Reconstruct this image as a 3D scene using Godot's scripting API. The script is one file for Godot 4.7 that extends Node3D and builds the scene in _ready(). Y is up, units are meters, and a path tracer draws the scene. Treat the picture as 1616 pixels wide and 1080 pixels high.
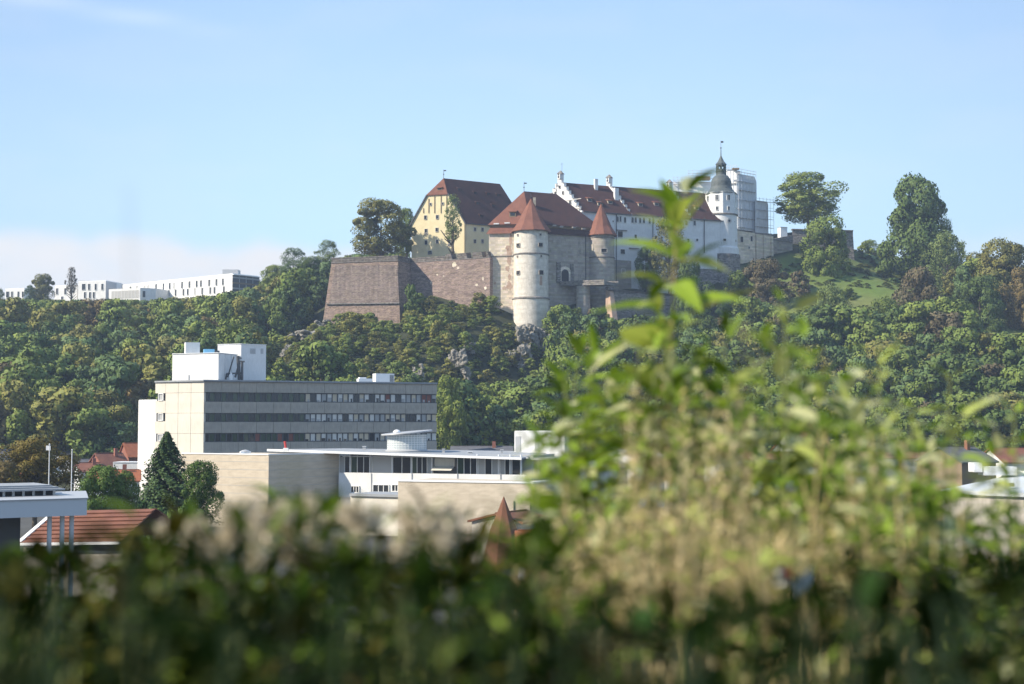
extends Node3D
# A castle on a wooded hill above a town, seen past blurred plants. y up, metres; the eye is at the origin, the view goes along -z.

const F := 2249.3                      # picture heights: 1080 units over 27 degrees
const PITCH := 0.05774                 # the camera looks up by 3.3 degrees
var rng := RandomNumberGenerator.new()
var taken := {}
var M := {}
var cache := {}

class B:                               # collects triangles; orients them away from ref
	var v := PackedVector3Array()
	var n := PackedVector3Array()
	var c := PackedColorArray()
	var o := Vector3.ZERO
	var ref = null
	var col := Color.WHITE
	func tri(a: Vector3, b: Vector3, d: Vector3) -> void:
		var nn := (d - a).cross(b - a)
		if ref != null and nn.dot((a + b + d) / 3.0 - ref) < 0.0:
			var t := b
			b = d
			d = t
			nn = -nn
		nn = nn.normalized()
		v.append(a - o); v.append(b - o); v.append(d - o)
		n.append(nn); n.append(nn); n.append(nn)
		c.append(col); c.append(col); c.append(col)
	func quad(a: Vector3, b: Vector3, d: Vector3, e: Vector3) -> void:
		tri(a, b, d)
		tri(a, d, e)
	func smooth_tri(a: Vector3, b: Vector3, d: Vector3, na: Vector3, nb: Vector3, nd: Vector3) -> void:
		if (d - a).cross(b - a).dot(na + nb + nd) < 0.0:
			var t := b
			b = d
			d = t
			t = nb
			nb = nd
			nd = t
		v.append(a - o); v.append(b - o); v.append(d - o)
		n.append(na); n.append(nb); n.append(nd)
		c.append(col); c.append(col); c.append(col)
	func solid(p: Array) -> void:      # eight corners: bottom four round, top four round
		var keep = ref
		ref = Vector3.ZERO
		for q in p:
			ref += q / 8.0
		quad(p[0], p[1], p[2], p[3])
		quad(p[4], p[5], p[6], p[7])
		for i in 4:
			var j := (i + 1) % 4
			quad(p[i], p[j], p[j + 4], p[i + 4])
		ref = keep
	func box(at: Vector3, s: Vector3, yaw := 0.0) -> void:   # at: the middle of its underside
		var x := Vector3(cos(yaw), 0, -sin(yaw)) * s.x / 2
		var z := Vector3(sin(yaw), 0, cos(yaw)) * s.z / 2
		var y := Vector3(0, s.y, 0)
		solid([at - x - z, at + x - z, at + x + z, at - x + z, at - x - z + y, at + x - z + y, at + x + z + y, at - x + z + y])
	func prism(poly: Array, y0: float, y1: float, top: Array = []) -> void:   # convex footprint; top: another footprint for a battered body
		var keep = ref
		var m := Vector3.ZERO
		for p in poly:
			m += Vector3(p.x, (y0 + y1) / 2, p.z) / poly.size()
		ref = m
		var up: Array = top if top.size() else poly
		var k := poly.size()
		var lo := []
		var hi := []
		for i in k:
			lo.append(Vector3(poly[i].x, y0, poly[i].z))
			hi.append(Vector3(up[i].x, y1, up[i].z))
		for i in k:
			var j := (i + 1) % k
			quad(lo[i], lo[j], hi[j], hi[i])
		for i in range(1, k - 1):
			tri(lo[0], lo[i], lo[i + 1])
			tri(hi[0], hi[i], hi[i + 1])
		ref = keep
	func bar(p: Vector3, q: Vector3, w: float, h: float) -> void:
		var d := (q - p).normalized()
		var x := d.cross(Vector3.UP if absf(d.y) < 0.95 else Vector3.RIGHT).normalized()
		var y := x.cross(d).normalized()
		x *= w / 2
		y *= h / 2
		solid([p - x - y, p + x - y, p + x + y, p - x + y, q - x - y, q + x - y, q + x + y, q - x + y])
	func tube(p: Vector3, q: Vector3, r0: float, r1: float, seg := 8) -> void:
		var d := (q - p).normalized()
		var x := d.cross(Vector3.UP if absf(d.y) < 0.95 else Vector3.RIGHT).normalized()
		var y := x.cross(d).normalized()
		for i in seg:
			var a := TAU * i / seg
			var b := TAU * (i + 1) / seg
			var na := x * cos(a) + y * sin(a)
			var nb := x * cos(b) + y * sin(b)
			smooth_tri(p + na * r0, p + nb * r0, q + nb * r1, na, nb, nb)
			smooth_tri(p + na * r0, q + nb * r1, q + na * r1, na, nb, na)
	func lathe(mid: Vector3, prof: Array, seg := 24, turn := 0.0, flat := false) -> void:   # prof: Vector2(radius, height)
		var keep = ref
		for k in prof.size() - 1:
			var p: Vector2 = prof[k]
			var q: Vector2 = prof[k + 1]
			var e := (q - p).normalized()
			for i in seg:
				var a := TAU * i / seg + turn
				var b := TAU * (i + 1) / seg + turn
				var da := Vector3(cos(a), 0, sin(a))
				var db := Vector3(cos(b), 0, sin(b))
				var pa := mid + da * p.x + Vector3(0, p.y, 0)
				var pb := mid + db * p.x + Vector3(0, p.y, 0)
				var qa := mid + da * q.x + Vector3(0, q.y, 0)
				var qb := mid + db * q.x + Vector3(0, q.y, 0)
				var na := (da * e.y - Vector3(0, e.x, 0)).normalized()
				var nb := (db * e.y - Vector3(0, e.x, 0)).normalized()
				if flat:
					na = (na + nb).normalized()
					nb = na
				if p.x > 0.001:
					smooth_tri(pa, pb, qb, na, nb, nb)
				if q.x > 0.001:
					smooth_tri(pa, qb, qa, na, nb, na)
		ref = keep
	func extrude(poly: PackedVector2Array, at: Vector3, ex: Vector3, th: Vector3) -> void:   # outline (along ex, up), thickened by th
		var idx := Geometry2D.triangulate_polygon(poly)
		var w := []
		for p in poly:
			w.append(at + ex * p.x + Vector3(0, p.y, 0))
		var keep = ref
		for side in [0.0, 1.0]:
			ref = at + th * (0.5 - (side - 0.5) * 1000.0) if false else null
			for i in range(0, idx.size(), 3):
				var a: Vector3 = w[idx[i]] + th * side
				var b: Vector3 = w[idx[i + 1]] + th * side
				var d: Vector3 = w[idx[i + 2]] + th * side
				ref = (a + b + d) / 3.0 + th * (1.0 if side == 0.0 else -1.0)
				tri(a, b, d)
		ref = null
		var cw := Geometry2D.is_polygon_clockwise(poly)
		for i in poly.size():
			var j := (i + 1) % poly.size()
			var e: Vector2 = poly[j] - poly[i]
			var out2 := Vector2(e.y, -e.x) * (-1.0 if cw else 1.0)
			var mid: Vector3 = (w[i] + w[j]) / 2.0 + th / 2.0
			ref = mid - (ex * out2.x + Vector3(0, out2.y, 0))
			quad(w[i], w[j], w[j] + th, w[i] + th)
		ref = keep
	func mesh() -> ArrayMesh:
		var a := []
		a.resize(Mesh.ARRAY_MAX)
		a[Mesh.ARRAY_VERTEX] = v
		a[Mesh.ARRAY_NORMAL] = n
		a[Mesh.ARRAY_COLOR] = c
		var m := ArrayMesh.new()
		m.add_surface_from_arrays(Mesh.PRIMITIVE_TRIANGLES, a)
		return m

# ---------------------------------------------------------------- helpers
func at(x: float, y: float, d: float) -> Vector3:    # the point at depth d that a sight line meets
	var u := (x - 808.0) / F
	var w := (540.0 - y) / F
	var r := Vector3(u, w * cos(PITCH) + sin(PITCH), -cos(PITCH) + w * sin(PITCH))
	return r * (d / -r.z)

func seen(p: Vector3) -> Vector2:
	var c := cos(PITCH)
	var s := sin(PITCH)
	var y := p.y * c + p.z * s
	var z := -p.y * s + p.z * c
	return Vector2(808.0 + p.x / -z * F, 540.0 - y / -z * F)

func on_plane(a: Vector3, nrm: Vector3, x: float, y: float) -> Vector3:
	var r := at(x, y, 1.0)
	return r * (a.dot(nrm) / r.dot(nrm))

func facing(a: Vector3, b: Vector3) -> Vector3:      # the wall's level normal on the eye's side
	var e := (b - a)
	var nn := Vector3(e.z, 0, -e.x).normalized()
	return nn if nn.dot(-a) > 0 else -nn

func numbered(called: String) -> String:
	var k: int = taken.get(called, 0)
	taken[called] = k + 1
	return called if k == 0 else "%s_%03d" % [called, k]

func tag(o: Node, label := "", category := "", group := "", kind := "") -> void:
	for e in [["label", label], ["category", category], ["group", group], ["kind", kind]]:
		if e[1]:
			o.set_meta(e[0], e[1])

func thing(called: String, label: String, category: String, where: Vector3, group := "") -> Node3D:
	var o := Node3D.new()
	o.name = numbered(called)
	o.position = where
	tag(o, label, category, group)
	add_child(o)
	return o

func put(b: B, called: String, m: Material, parent: Node = null) -> MeshInstance3D:
	return put_mesh(b.mesh(), called, m, parent)

func put_mesh(mesh: Mesh, called: String, m: Material, parent: Node = null) -> MeshInstance3D:
	var o := MeshInstance3D.new()
	o.mesh = mesh
	o.material_override = m
	if parent:
		o.name = called
		parent.add_child(o, true)
	else:
		o.name = numbered(called)
		add_child(o)
	return o

func nb(o: Node3D) -> B:
	var b := B.new()
	b.o = o.position
	return b

func lin(r: float, g: float, b: float, a := 1.0) -> Color:
	return Color(r, g, b, a).linear_to_srgb()

func noise_tex(seed_: int, freq: float, oct: int, lo: Color, hi: Color, size := 256, mid = null, kind := FastNoiseLite.TYPE_SIMPLEX_SMOOTH) -> NoiseTexture2D:
	var fn := FastNoiseLite.new()
	fn.seed = seed_
	fn.noise_type = kind
	fn.frequency = freq
	fn.fractal_octaves = oct
	var g := Gradient.new()
	g.set_color(0, lo)
	g.set_color(1, hi)
	if mid != null:
		g.add_point(0.5, mid)
	var t := NoiseTexture2D.new()
	t.width = size
	t.height = size
	t.seamless = true
	t.noise = fn
	t.color_ramp = g
	return t

# a rough surface whose colour wanders between two tones (linear values), with a finer or streaky layer over it
func mat(called: String, a: Color, b: Color, rough := 0.9, metres := Vector3(14, 14, 14), fine := Vector3(2.5, 2.5, 2.5), fine_dark := 0.75, seed_ := 1, mid = null) -> StandardMaterial3D:
	var m := StandardMaterial3D.new()
	m.resource_name = called
	m.roughness = rough
	m.metallic_specular = 0.3
	m.albedo_texture = noise_tex(seed_, 0.012, 5, a.linear_to_srgb(), b.linear_to_srgb(), 256, mid)
	m.uv1_triplanar = true
	m.uv1_world_triplanar = true
	m.uv1_scale = Vector3.ONE / metres
	m.uv1_triplanar_sharpness = 4.0
	if fine_dark < 1.0:
		m.detail_enabled = true
		m.detail_blend_mode = BaseMaterial3D.BLEND_MODE_MUL
		m.detail_uv_layer = BaseMaterial3D.DETAIL_UV_2
		var key := "fine%.2f_%d" % [fine_dark, seed_ % 3]
		if not cache.has(key):
			cache[key] = noise_tex(77 + seed_ % 3, 0.02, 4, lin(fine_dark, fine_dark, fine_dark), Color.WHITE)
		m.detail_albedo = cache[key]
		m.uv2_triplanar = true
		m.uv2_world_triplanar = true
		m.uv2_scale = Vector3.ONE / fine
	m.cull_mode = BaseMaterial3D.CULL_DISABLED
	M[called] = m
	return m

func masonry(names: Array, rows: int, across: int, metres: float, low: float, seed_: int) -> void:
	var r := RandomNumberGenerator.new()
	r.seed = seed_
	var n := 512
	var im := Image.create_empty(n, n, false, Image.FORMAT_RGB8)
	im.fill(Color(low, low, low))
	var rh := n / rows
	for j in rows:
		var x := (r.randi() % 40) if j % 2 else 0
		var x0 := x
		while x < n + x0:
			var w := int(n / across * r.randf_range(.6, 1.5))
			var t := lerpf(low, 1.0, pow(r.randf(), .6))
			var c := Color(t, t * r.randf_range(.96, 1.0), t * r.randf_range(.92, 1.0))
			im.fill_rect(Rect2i(x % n, j * rh + 1, mini(w - 2, n - x % n), rh - 2), c)
			x += w
	im.generate_mipmaps()
	var t := ImageTexture.create_from_image(im)
	for q in names:
		M[q].detail_albedo = t
		M[q].uv2_scale = Vector3.ONE / metres

func plain(called: String, a: Color, rough := 0.6, metal := 0.0) -> StandardMaterial3D:
	var m := StandardMaterial3D.new()
	m.resource_name = called
	m.albedo_color = a.linear_to_srgb()
	m.roughness = rough
	m.metallic = metal
	m.cull_mode = BaseMaterial3D.CULL_DISABLED
	M[called] = m
	return m

func leafy(called: String, a: Color, through := 0.0) -> StandardMaterial3D:
	var m := plain(called, a, 0.6)
	m.vertex_color_use_as_albedo = true
	m.metallic_specular = 0.25
	if through > 0.0:
		m.backlight_enabled = true
		m.backlight = Color(through, through, through * 0.8)
	return m

# a window of its own on a wall: frame with a pane in it; w, h in metres
func window(parent: Node3D, p: Vector3, nrm: Vector3, w: float, h: float, frame: Material, pane: Material, called := "window", bars := 0) -> void:
	var key := "w%.2f_%.2f_%d" % [w, h, bars]
	if not cache.has(key):
		var f := B.new()
		var t := 0.12
		for s in [-1.0, 1.0]:
			f.box(Vector3(s * (w / 2 + t / 2), -h / 2 - t, 0.06), Vector3(t, h + 2 * t, 0.22))
		f.box(Vector3(0, h / 2, 0.06), Vector3(w, t, 0.22))
		f.box(Vector3(0, -h / 2 - t, 0.1), Vector3(w, t, 0.3))
		for k in bars:
			f.box(Vector3(-w / 2 + w * (k + 1) / (bars + 1), -h / 2, 0.05), Vector3(0.1, h, 0.12))
		var g := B.new()
		g.box(Vector3(0, -h / 2, 0.0), Vector3(w, h, 0.06))
		cache[key] = [f.mesh(), g.mesh()]
	var o := put_mesh(cache[key][0], called, frame, parent)
	o.position = p - parent.position
	o.rotation.y = atan2(nrm.x, nrm.z)
	put_mesh(cache[key][1], "pane", pane, o)

func holes(parent: Node3D, a: Vector3, b: Vector3, list: Array, frame: Material, pane: Material, bars := 0) -> void:   # list: [x, y, w, h]
	var nrm := facing(a, b)
	for q in list:
		window(parent, on_plane(a, nrm, q[0], q[1]), nrm, q[2], q[3], frame, pane, "window", bars)

func round_holes(parent: Node3D, mid: Vector3, r: float, list: Array, frame: Material, pane: Material) -> void:
	for q in list:
		var p := on_plane(mid, facing(mid, mid + Vector3(1, 0, 0)), q[0], q[1])
		var s := clampf((p.x - mid.x) / r, -0.98, 0.98)
		var nrm := Vector3(s, 0, sqrt(1 - s * s))
		window(parent, Vector3(mid.x, p.y, mid.z) + nrm * (r - 0.03), nrm, q[2], q[3], frame, pane)

func vane(parent: Node3D, p: Vector3, h: float) -> void:
	var b := nb(parent)
	b.tube(p, p + Vector3(0, h, 0), 0.1, 0.06, 6)
	b.lathe(p + Vector3(0, h * 0.45, 0), [Vector2(0.01, -0.3), Vector2(0.28, 0), Vector2(0.01, 0.3)], 8)
	b.box(p + Vector3(0.45, h * 0.8, 0), Vector3(0.9, 0.4, 0.06))
	put(b, "weather_vane", M.iron, parent)

func _ready() -> void:
	rng.seed = 20
	set_view()
	materials()
	build_terrain()
	build_castle()
	build_ridge_hospital()
	build_town()
	build_woods()
	build_foreground()

# ---------------------------------------------------------------- camera, sky, sun
func set_view() -> void:
	var cam := Camera3D.new()
	cam.name = "camera"
	cam.rotation.x = PITCH
	var lens := CameraAttributesPhysical.new()
	lens.frustum_focal_length = 50.0
	lens.frustum_focus_distance = 420.0
	lens.exposure_aperture = 2.8
	lens.frustum_near = 0.05
	lens.frustum_far = 6000.0
	cam.attributes = lens
	add_child(cam)
	cam.current = true

	var sun := DirectionalLight3D.new()
	sun.name = "sun"
	sun.light_color = Color(1.0, 0.95, 0.87)
	sun.light_energy = 1.6
	sun.light_angular_distance = 0.5
	sun.shadow_enabled = true
	var el := deg_to_rad(36.0)
	var az := Vector3(-1.0, 0, 0.36).normalized()
	var s := az * cos(el) + Vector3(0, sin(el), 0)
	sun.look_at_from_position(Vector3.ZERO, -s, Vector3.UP)
	add_child(sun)

	var W := 1024
	var H := 512
	var im := Image.create_empty(W, H, false, Image.FORMAT_RGBAF)
	var wisp := FastNoiseLite.new()
	wisp.seed = 4
	wisp.frequency = 1.0
	wisp.fractal_octaves = 5
	for j in H:
		var e := 90.0 - (j + 0.5) / H * 180.0
		var t := clampf(e / 90.0, 0, 1)
		var c := Color(0.445, 0.635, 0.80).lerp(Color(0.315, 0.475, 0.735), smoothstep(6.5, 19.0, e)).lerp(Color(0.28, 0.44, 0.73), smoothstep(17.0, 70.0, e))
		if e < 0:
			c = Color(0.30, 0.32, 0.28)
		for i in W:
			var a := fposmod((i + 0.5) / W * 360.0 + 180.0, 360.0) - 180.0      # 0 is the way the camera looks
			var k := c * (0.92 - 0.10 * smoothstep(6.0, 24.0, absf(a)))  # the lens's darkening towards both sides is painted into the sky
			k.a = 1.0
			if e > 0 and e < 30:
				var x := cos(deg_to_rad(a)) * 6.0
				var z := sin(deg_to_rad(a)) * 6.0
				var top := 7.15 + 0.7 * wisp.get_noise_2d(a * 0.14, 3.0)
				var bank := smoothstep(top + 0.1, top - 0.35, e) * (0.30 + 0.7 * smoothstep(-1.0, -7.0, a) * smoothstep(-75.0, -50.0, a))
				bank = bank * clampf(0.95 + 0.35 * wisp.get_noise_2d(a * 0.5, e * 2.5), 0, 1)
				var thin := clampf(wisp.get_noise_3d(x, e * 0.5, z) * 0.3, 0, 0.06) * smoothstep(30, 15, e)
				k = k.lerp(Color(0.575, 0.585, 0.61), clampf(bank * 0.95 + thin, 0, 1))
				var trail := 16.1 - (a + 20.0) * 0.09
				k = k.lerp(Color(0.66, 0.71, 0.76), 0.3 * exp(-pow((e - trail) / 0.18, 2)) * smoothstep(-10.0, -15.0, a) * smoothstep(-40.0, -24.0, a))
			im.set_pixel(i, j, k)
	var sky_mat := PanoramaSkyMaterial.new()
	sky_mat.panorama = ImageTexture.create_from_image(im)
	var sky := Sky.new()
	sky.sky_material = sky_mat
	var env := Environment.new()
	env.background_mode = Environment.BG_SKY
	env.sky = sky
	env.background_energy_multiplier = 1.0
	env.tonemap_mode = Environment.TONE_MAPPER_LINEAR
	env.tonemap_exposure = 1.6
	env.sdfgi_enabled = true
	env.ssao_enabled = true
	env.ssil_enabled = true
	env.fog_enabled = true
	env.fog_light_color = Color(0.78, 0.87, 1.0)
	env.fog_density = 0.0002
	var we := WorldEnvironment.new()
	we.name = "world"
	we.environment = env
	add_child(we)

func materials() -> void:
	mat("bastion_brick", Color(.36, .30, .27), Color(.225, .19, .172), .95, Vector3(5, 44, 5), Vector3(7, 60, 7), .66, 3)
	mat("bastion_light", Color(.44, .345, .285), Color(.28, .22, .185), .95, Vector3(7, 5, 7), Vector3(3, 2, 3), .75, 4)
	mat("parapet_stone", Color(.16, .15, .14), Color(.27, .25, .23), .95, Vector3(6, 3, 6), Vector3(2, 2, 2), .7, 5)
	mat("curtain_brick", Color(.44, .35, .31), Color(.28, .225, .20), .95, Vector3(12, 8, 12), Vector3(2.2, 3, 2.2), .7, 6)
	mat("old_plaster", Color(.84, .77, .66), Color(.58, .52, .43), .95, Vector3(16, 11, 16), Vector3(4, 9, 4), .72, 7)
	mat("grey_plaster", Color(.48, .45, .40), Color(.34, .32, .29), .95, Vector3(9, 12, 9), Vector3(3, 7, 3), .72, 8)
	mat("tower_plaster", Color(.80, .75, .67), Color(.56, .52, .45), .95, Vector3(9, 5, 9), Vector3(1.6, 16, 1.6), .66, 9)
	mat("brick_patch", Color(.42, .28, .21), Color(.55, .43, .34), .95, Vector3(5, 5, 5), Vector3(1, 1, 1), .7, 10)
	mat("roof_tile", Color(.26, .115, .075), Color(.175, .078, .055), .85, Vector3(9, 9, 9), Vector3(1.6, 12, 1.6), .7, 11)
	mat("roof_tile_shaded", Color(.088, .042, .035), Color(.055, .029, .027), .85, Vector3(12, 12, 12), Vector3(2, 2, 2), .75, 12)  # darker copy of roof_tile: the shade of slopes turned from the sun
	mat("yellow_plaster", Color(.80, .70, .45), Color(.71, .61, .37), .9, Vector3(12, 12, 12), Vector3(3, 6, 3), .86, 13)
	mat("white_plaster", Color(.74, .75, .75), Color(.64, .65, .65), .9, Vector3(14, 9, 14), Vector3(3, 12, 3), .85, 14)
	mat("stone_base", Color(.36, .35, .33), Color(.25, .24, .23), .95, Vector3(6, 3, 6), Vector3(2, 1, 2), .65, 15)
	mat("slate_dome", Color(.075, .09, .09), Color(.13, .15, .145), .55, Vector3(5, 5, 5), Vector3(1, 6, 1), .75, 16)
	mat("limestone", Color(.44, .41, .36), Color(.24, .23, .20), .95, Vector3(7, 4, 7), Vector3(1.5, 2.5, 1.5), .5, 17)
	mat("scaffold_sheet", Color(.86, .87, .87), Color(.78, .80, .81), .7, Vector3(8, 8, 8), Vector3(3, 3, 3), .88, 18)
	mat("scaffold_net", Color(.74, .77, .80), Color(.60, .63, .67), .8, Vector3(5, 8, 5), Vector3(2.4, 30, 2.4), .7, 19)
	mat("concrete_dark", Color(.46, .425, .365), Color(.37, .345, .30), .85, Vector3(9, 5, 9), Vector3(1.3, 9, 1.3), .74, 20)
	mat("panel_cream", Color(.68, .645, .56), Color(.60, .565, .49), .8, Vector3(9, 9, 9), Vector3(1.2, 14, 1.2), .82, 21)
	mat("white_render", Color(.80, .80, .79), Color(.70, .70, .68), .8, Vector3(7, 9, 7), Vector3(1.4, 9, 1.4), .84, 22)
	mat("pale_brick", Color(.62, .545, .43), Color(.50, .43, .335), .9, Vector3(6, 2, 6), Vector3(1.2, .5, 1.2), .78, 23)
	mat("roof_felt", Color(.36, .38, .40), Color(.28, .30, .32), .8, Vector3(9, 9, 9), Vector3(2, 2, 2), .8, 24)
	mat("roof_orange", Color(.42, .15, .075), Color(.30, .105, .06), .85, Vector3(4, 4, 4), Vector3(.8, .8, .8), .65, 25)
	mat("roof_grey", Color(.10, .10, .11), Color(.15, .15, .16), .8, Vector3(5, 5, 5), Vector3(1, 1, 1), .75, 26)
	mat("brick_red", Color(.34, .15, .11), Color(.27, .12, .09), .9, Vector3(5, 3, 5), Vector3(1, .6, 1), .75, 27)
	mat("bark", Color(.10, .08, .06), Color(.16, .14, .11), .95, Vector3(2, 4, 2), Vector3(1, 1, 1), .7, 28)
	masonry(["bastion_light", "curtain_brick", "bastion_brick"], 32, 14, 9.0, .62, 5)
	masonry(["stone_base", "parapet_stone"], 20, 12, 8.0, .6, 6)
	masonry(["old_plaster", "grey_plaster"], 16, 9, 11.0, .80, 7)
	plain("iron", Color(.05, .05, .055), .5, 0.4)
	plain("dark_pane", Color(.022, .026, .03), .12)
	plain("hole_shade", Color(.03, .03, .032), .9)  # flat dark colour stands for the unlit depth of openings not cut
	plain("stone_frame", Color(.48, .46, .43), .9)
	plain("white_frame", Color(.72, .72, .70), .6)
	plain("timber", Color(.20, .15, .09), .8)
	plain("metal_white", Color(.74, .75, .75), .4)
	plain("metal_grey", Color(.36, .37, .38), .45)
	plain("metal_dark", Color(.06, .065, .07), .5)
	plain("grey_blind", Color(.40, .40, .39), .7)
	plain("pane_green_reflect", Color(.045, .070, .042), .08)  # green of mirrored trees painted into the pane colour
	plain("pane_dark", Color(.030, .032, .034), .06)
	plain("blind_white", Color(.58, .58, .55), .6)
	plain("blind_cream", Color(.50, .44, .33), .7)
	plain("blind_grey", Color(.33, .34, .34), .7)
	plain("pane_red_reflect", Color(.19, .07, .05), .7)  # red of mirrored roofs painted onto panes; no blind there
	plain("paint_red", Color(.48, .05, .045), .5)
	plain("paint_blue", Color(.22, .52, .75), .5)
	plain("metal_pale", Color(.50, .53, .56), .45)
	plain("glass_block", Color(.42, .47, .48), .15)
	plain("gutter_green", Color(.24, .33, .28), .6)

# ---------------------------------------------------------------- the ground
var pts := PackedVector2Array()
var wts := PackedFloat64Array()
var gx := PackedFloat32Array()
var gz := PackedFloat32Array()
var gh := PackedFloat32Array()
var meadow := PackedVector2Array()
var keepout := PackedVector2Array()

func solve_ground() -> void:
	# [x, y, depth]: sight lines that meet the ground there
	var q := [
		[0, 600, 430, -9], [0, 520, 520, -8], [0, 475, 620, -9], [300, 600, 415, -9], [300, 520, 500, -8], [300, 470, 610, -9],
		[150, 600, 425, -9], [150, 520, 515, -8], [150, 475, 650, -6], [360, 470, 670, 0], [100, 476, 700, 0], [-200, 470, 640, -9], [-200, 600, 430, -9], [-200, 520, 520, -8],
		[400, 590, 440, -8], [440, 500, 530, -8], [450, 450, 580, -8], [540, 420, 560, -6], [540, 440, 520, -3],
		[430, 600, 402, -2.5], [470, 545, 440, -2.5], [508, 505, 481, -2.5], [632, 512, 474, -2.5], [560, 500, 468, -3.5], [550, 600, 405, -3], [620, 560, 430, -3],
		[700, 520, 438, -3], [700, 610, 400, -6], [690, 462, 472, -4.5], [735, 468, 470, -4.5], [770, 474, 467, -3.5], [655, 470, 474, -4], [838, 519, 463, -1.5], [820, 565, 447, 0], [830, 620, 425, -6], [750, 660, 372, -8], [600, 640, 372, -6], [850, 700, 352, -8],
		[900, 487, 470, -1.5], [935, 478, 476, -1], [965, 510, 472, -2], [1166, 508, 494, 0], [1000, 456, 492, 0], [1100, 462, 502, 0],
		[1140, 426, 510, 0], [1218, 396, 530, 0], [1252, 394, 535, 0], [1348, 412, 545, 0], [1275, 367, 560, 0], [1180, 380, 550, 0],
		[1200, 424, 515, 0], [1250, 452, 506, 0], [1340, 474, 492, 0], [1450, 463, 500, 0], [1250, 492, 478, 0], [1400, 490, 478, 0], [1380, 408, 595, 0], [1390, 430, 545, 0], [1440, 415, 580, 0],
		[1440, 452, 525, 0], [1550, 482, 520, 0], [1600, 528, 468, 0], [1700, 528, 470, 0], [1560, 600, 420, 0], [1640, 560, 432, 0], [1250, 600, 425, -8], [1000, 600, 410, -8], [900, 600, 410, -8], [1400, 600, 425, -8],
		[1440, 560, 440, -3], [650, 404, 500, -4], [700, 404, 520, -2], [900, 440, 530, 0], [1000, 420, 540, 0], [1700, 430, 600, 0],
	]
	for k in q:
		var p := at(k[0], k[1], k[2])
		pts.append(Vector2(p.x, p.z))
		wts.append(p.y + k[3])
	for x in [-520, -400, -300, -200, -120, -40, 40, 120, 200, 300, 420]:
		pts.append(Vector2(x, -335)); wts.append(-13.0)
		pts.append(Vector2(x, -300)); wts.append(-15.0)
	for e in [[-400, -450, 8], [-420, -620, 50], [-380, -760, 60], [-200, -760, 60], [0, -760, 60], [200, -760, 62], [400, -760, 52], [430, -450, 12], [450, -600, 40], [-600, -900, 60], [0, -1000, 60], [600, -900, 52]]:
		pts.append(Vector2(e[0], e[1])); wts.append(float(e[2]))
	var n := pts.size()
	var m := n + 3
	var A := []
	for i in m:
		var row := PackedFloat64Array()
		row.resize(m + 1)
		for j in m:
			if i < n and j < n:
				row[j] = sqrt(pts[i].distance_squared_to(pts[j]) + 9.0)
			elif i < n:
				row[j] = [1.0, pts[i].x, pts[i].y][j - n]
			elif j < n:
				row[j] = [1.0, pts[j].x, pts[j].y][i - n]
		row[m] = wts[i] if i < n else 0.0
		A.append(row)
	for i in m:
		var best := i
		for k in range(i + 1, m):
			if absf(A[k][i]) > absf(A[best][i]):
				best = k
		var t = A[i]
		A[i] = A[best]
		A[best] = t
		var ri: PackedFloat64Array = A[i]
		for k in range(i + 1, m):
			var rk: PackedFloat64Array = A[k]
			var f := rk[i] / ri[i]
			if f != 0.0:
				for j in range(i, m + 1):
					rk[j] -= f * ri[j]
				A[k] = rk
	wts.resize(m)
	for i in range(m - 1, -1, -1):
		var s: float = A[i][m]
		for j in range(i + 1, m):
			s -= A[i][j] * wts[j]
		wts[i] = s / A[i][i]

func raw_height(x: float, z: float) -> float:
	var d := -z
	var h := -15.0
	if d > 300.0:
		var n := pts.size()
		var r := wts[n] + wts[n + 1] * x + wts[n + 2] * z
		for i in n:
			var dx := x - pts[i].x
			var dz := z - pts[i].y
			r += wts[i] * sqrt(dx * dx + dz * dz + 9.0)
		r = clampf(r, -15.0, 82.0)
		r = lerpf(r, 56.0, smoothstep(760.0, 1000.0, d))
		r = lerpf(r, lerpf(-15.0, 56.0, smoothstep(330.0, 620.0, d)), smoothstep(330.0, 520.0, absf(x)))
		h = lerpf(-15.0, r, smoothstep(300.0, 335.0, d))
	if d < 60.0:
		h = maxf(h, lerpf(-0.95, -15.0, smoothstep(4.6, 46.0, maxf(d, 0.0))))
		if d < 9.0:
			h += 0.04 * sin(x * 2.1 + z) * cos(z * 1.7)
	return h

func ground(x: float, z: float) -> float:
	var i := clampi(gx.bsearch(x) - 1, 0, gx.size() - 2)
	var j := clampi(gz.bsearch(z) - 1, 0, gz.size() - 2)
	var u := clampf((x - gx[i]) / (gx[i + 1] - gx[i]), 0, 1)
	var v := clampf((z - gz[j]) / (gz[j + 1] - gz[j]), 0, 1)
	var w := gx.size()
	return lerpf(lerpf(gh[j * w + i], gh[j * w + i + 1], u), lerpf(gh[(j + 1) * w + i], gh[(j + 1) * w + i + 1], u), v)

func flat(list: Array) -> PackedVector2Array:
	var r := PackedVector2Array()
	for k in list:
		var p := at(k[0], k[1], k[2])
		r.append(Vector2(p.x, p.z))
	return r

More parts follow.
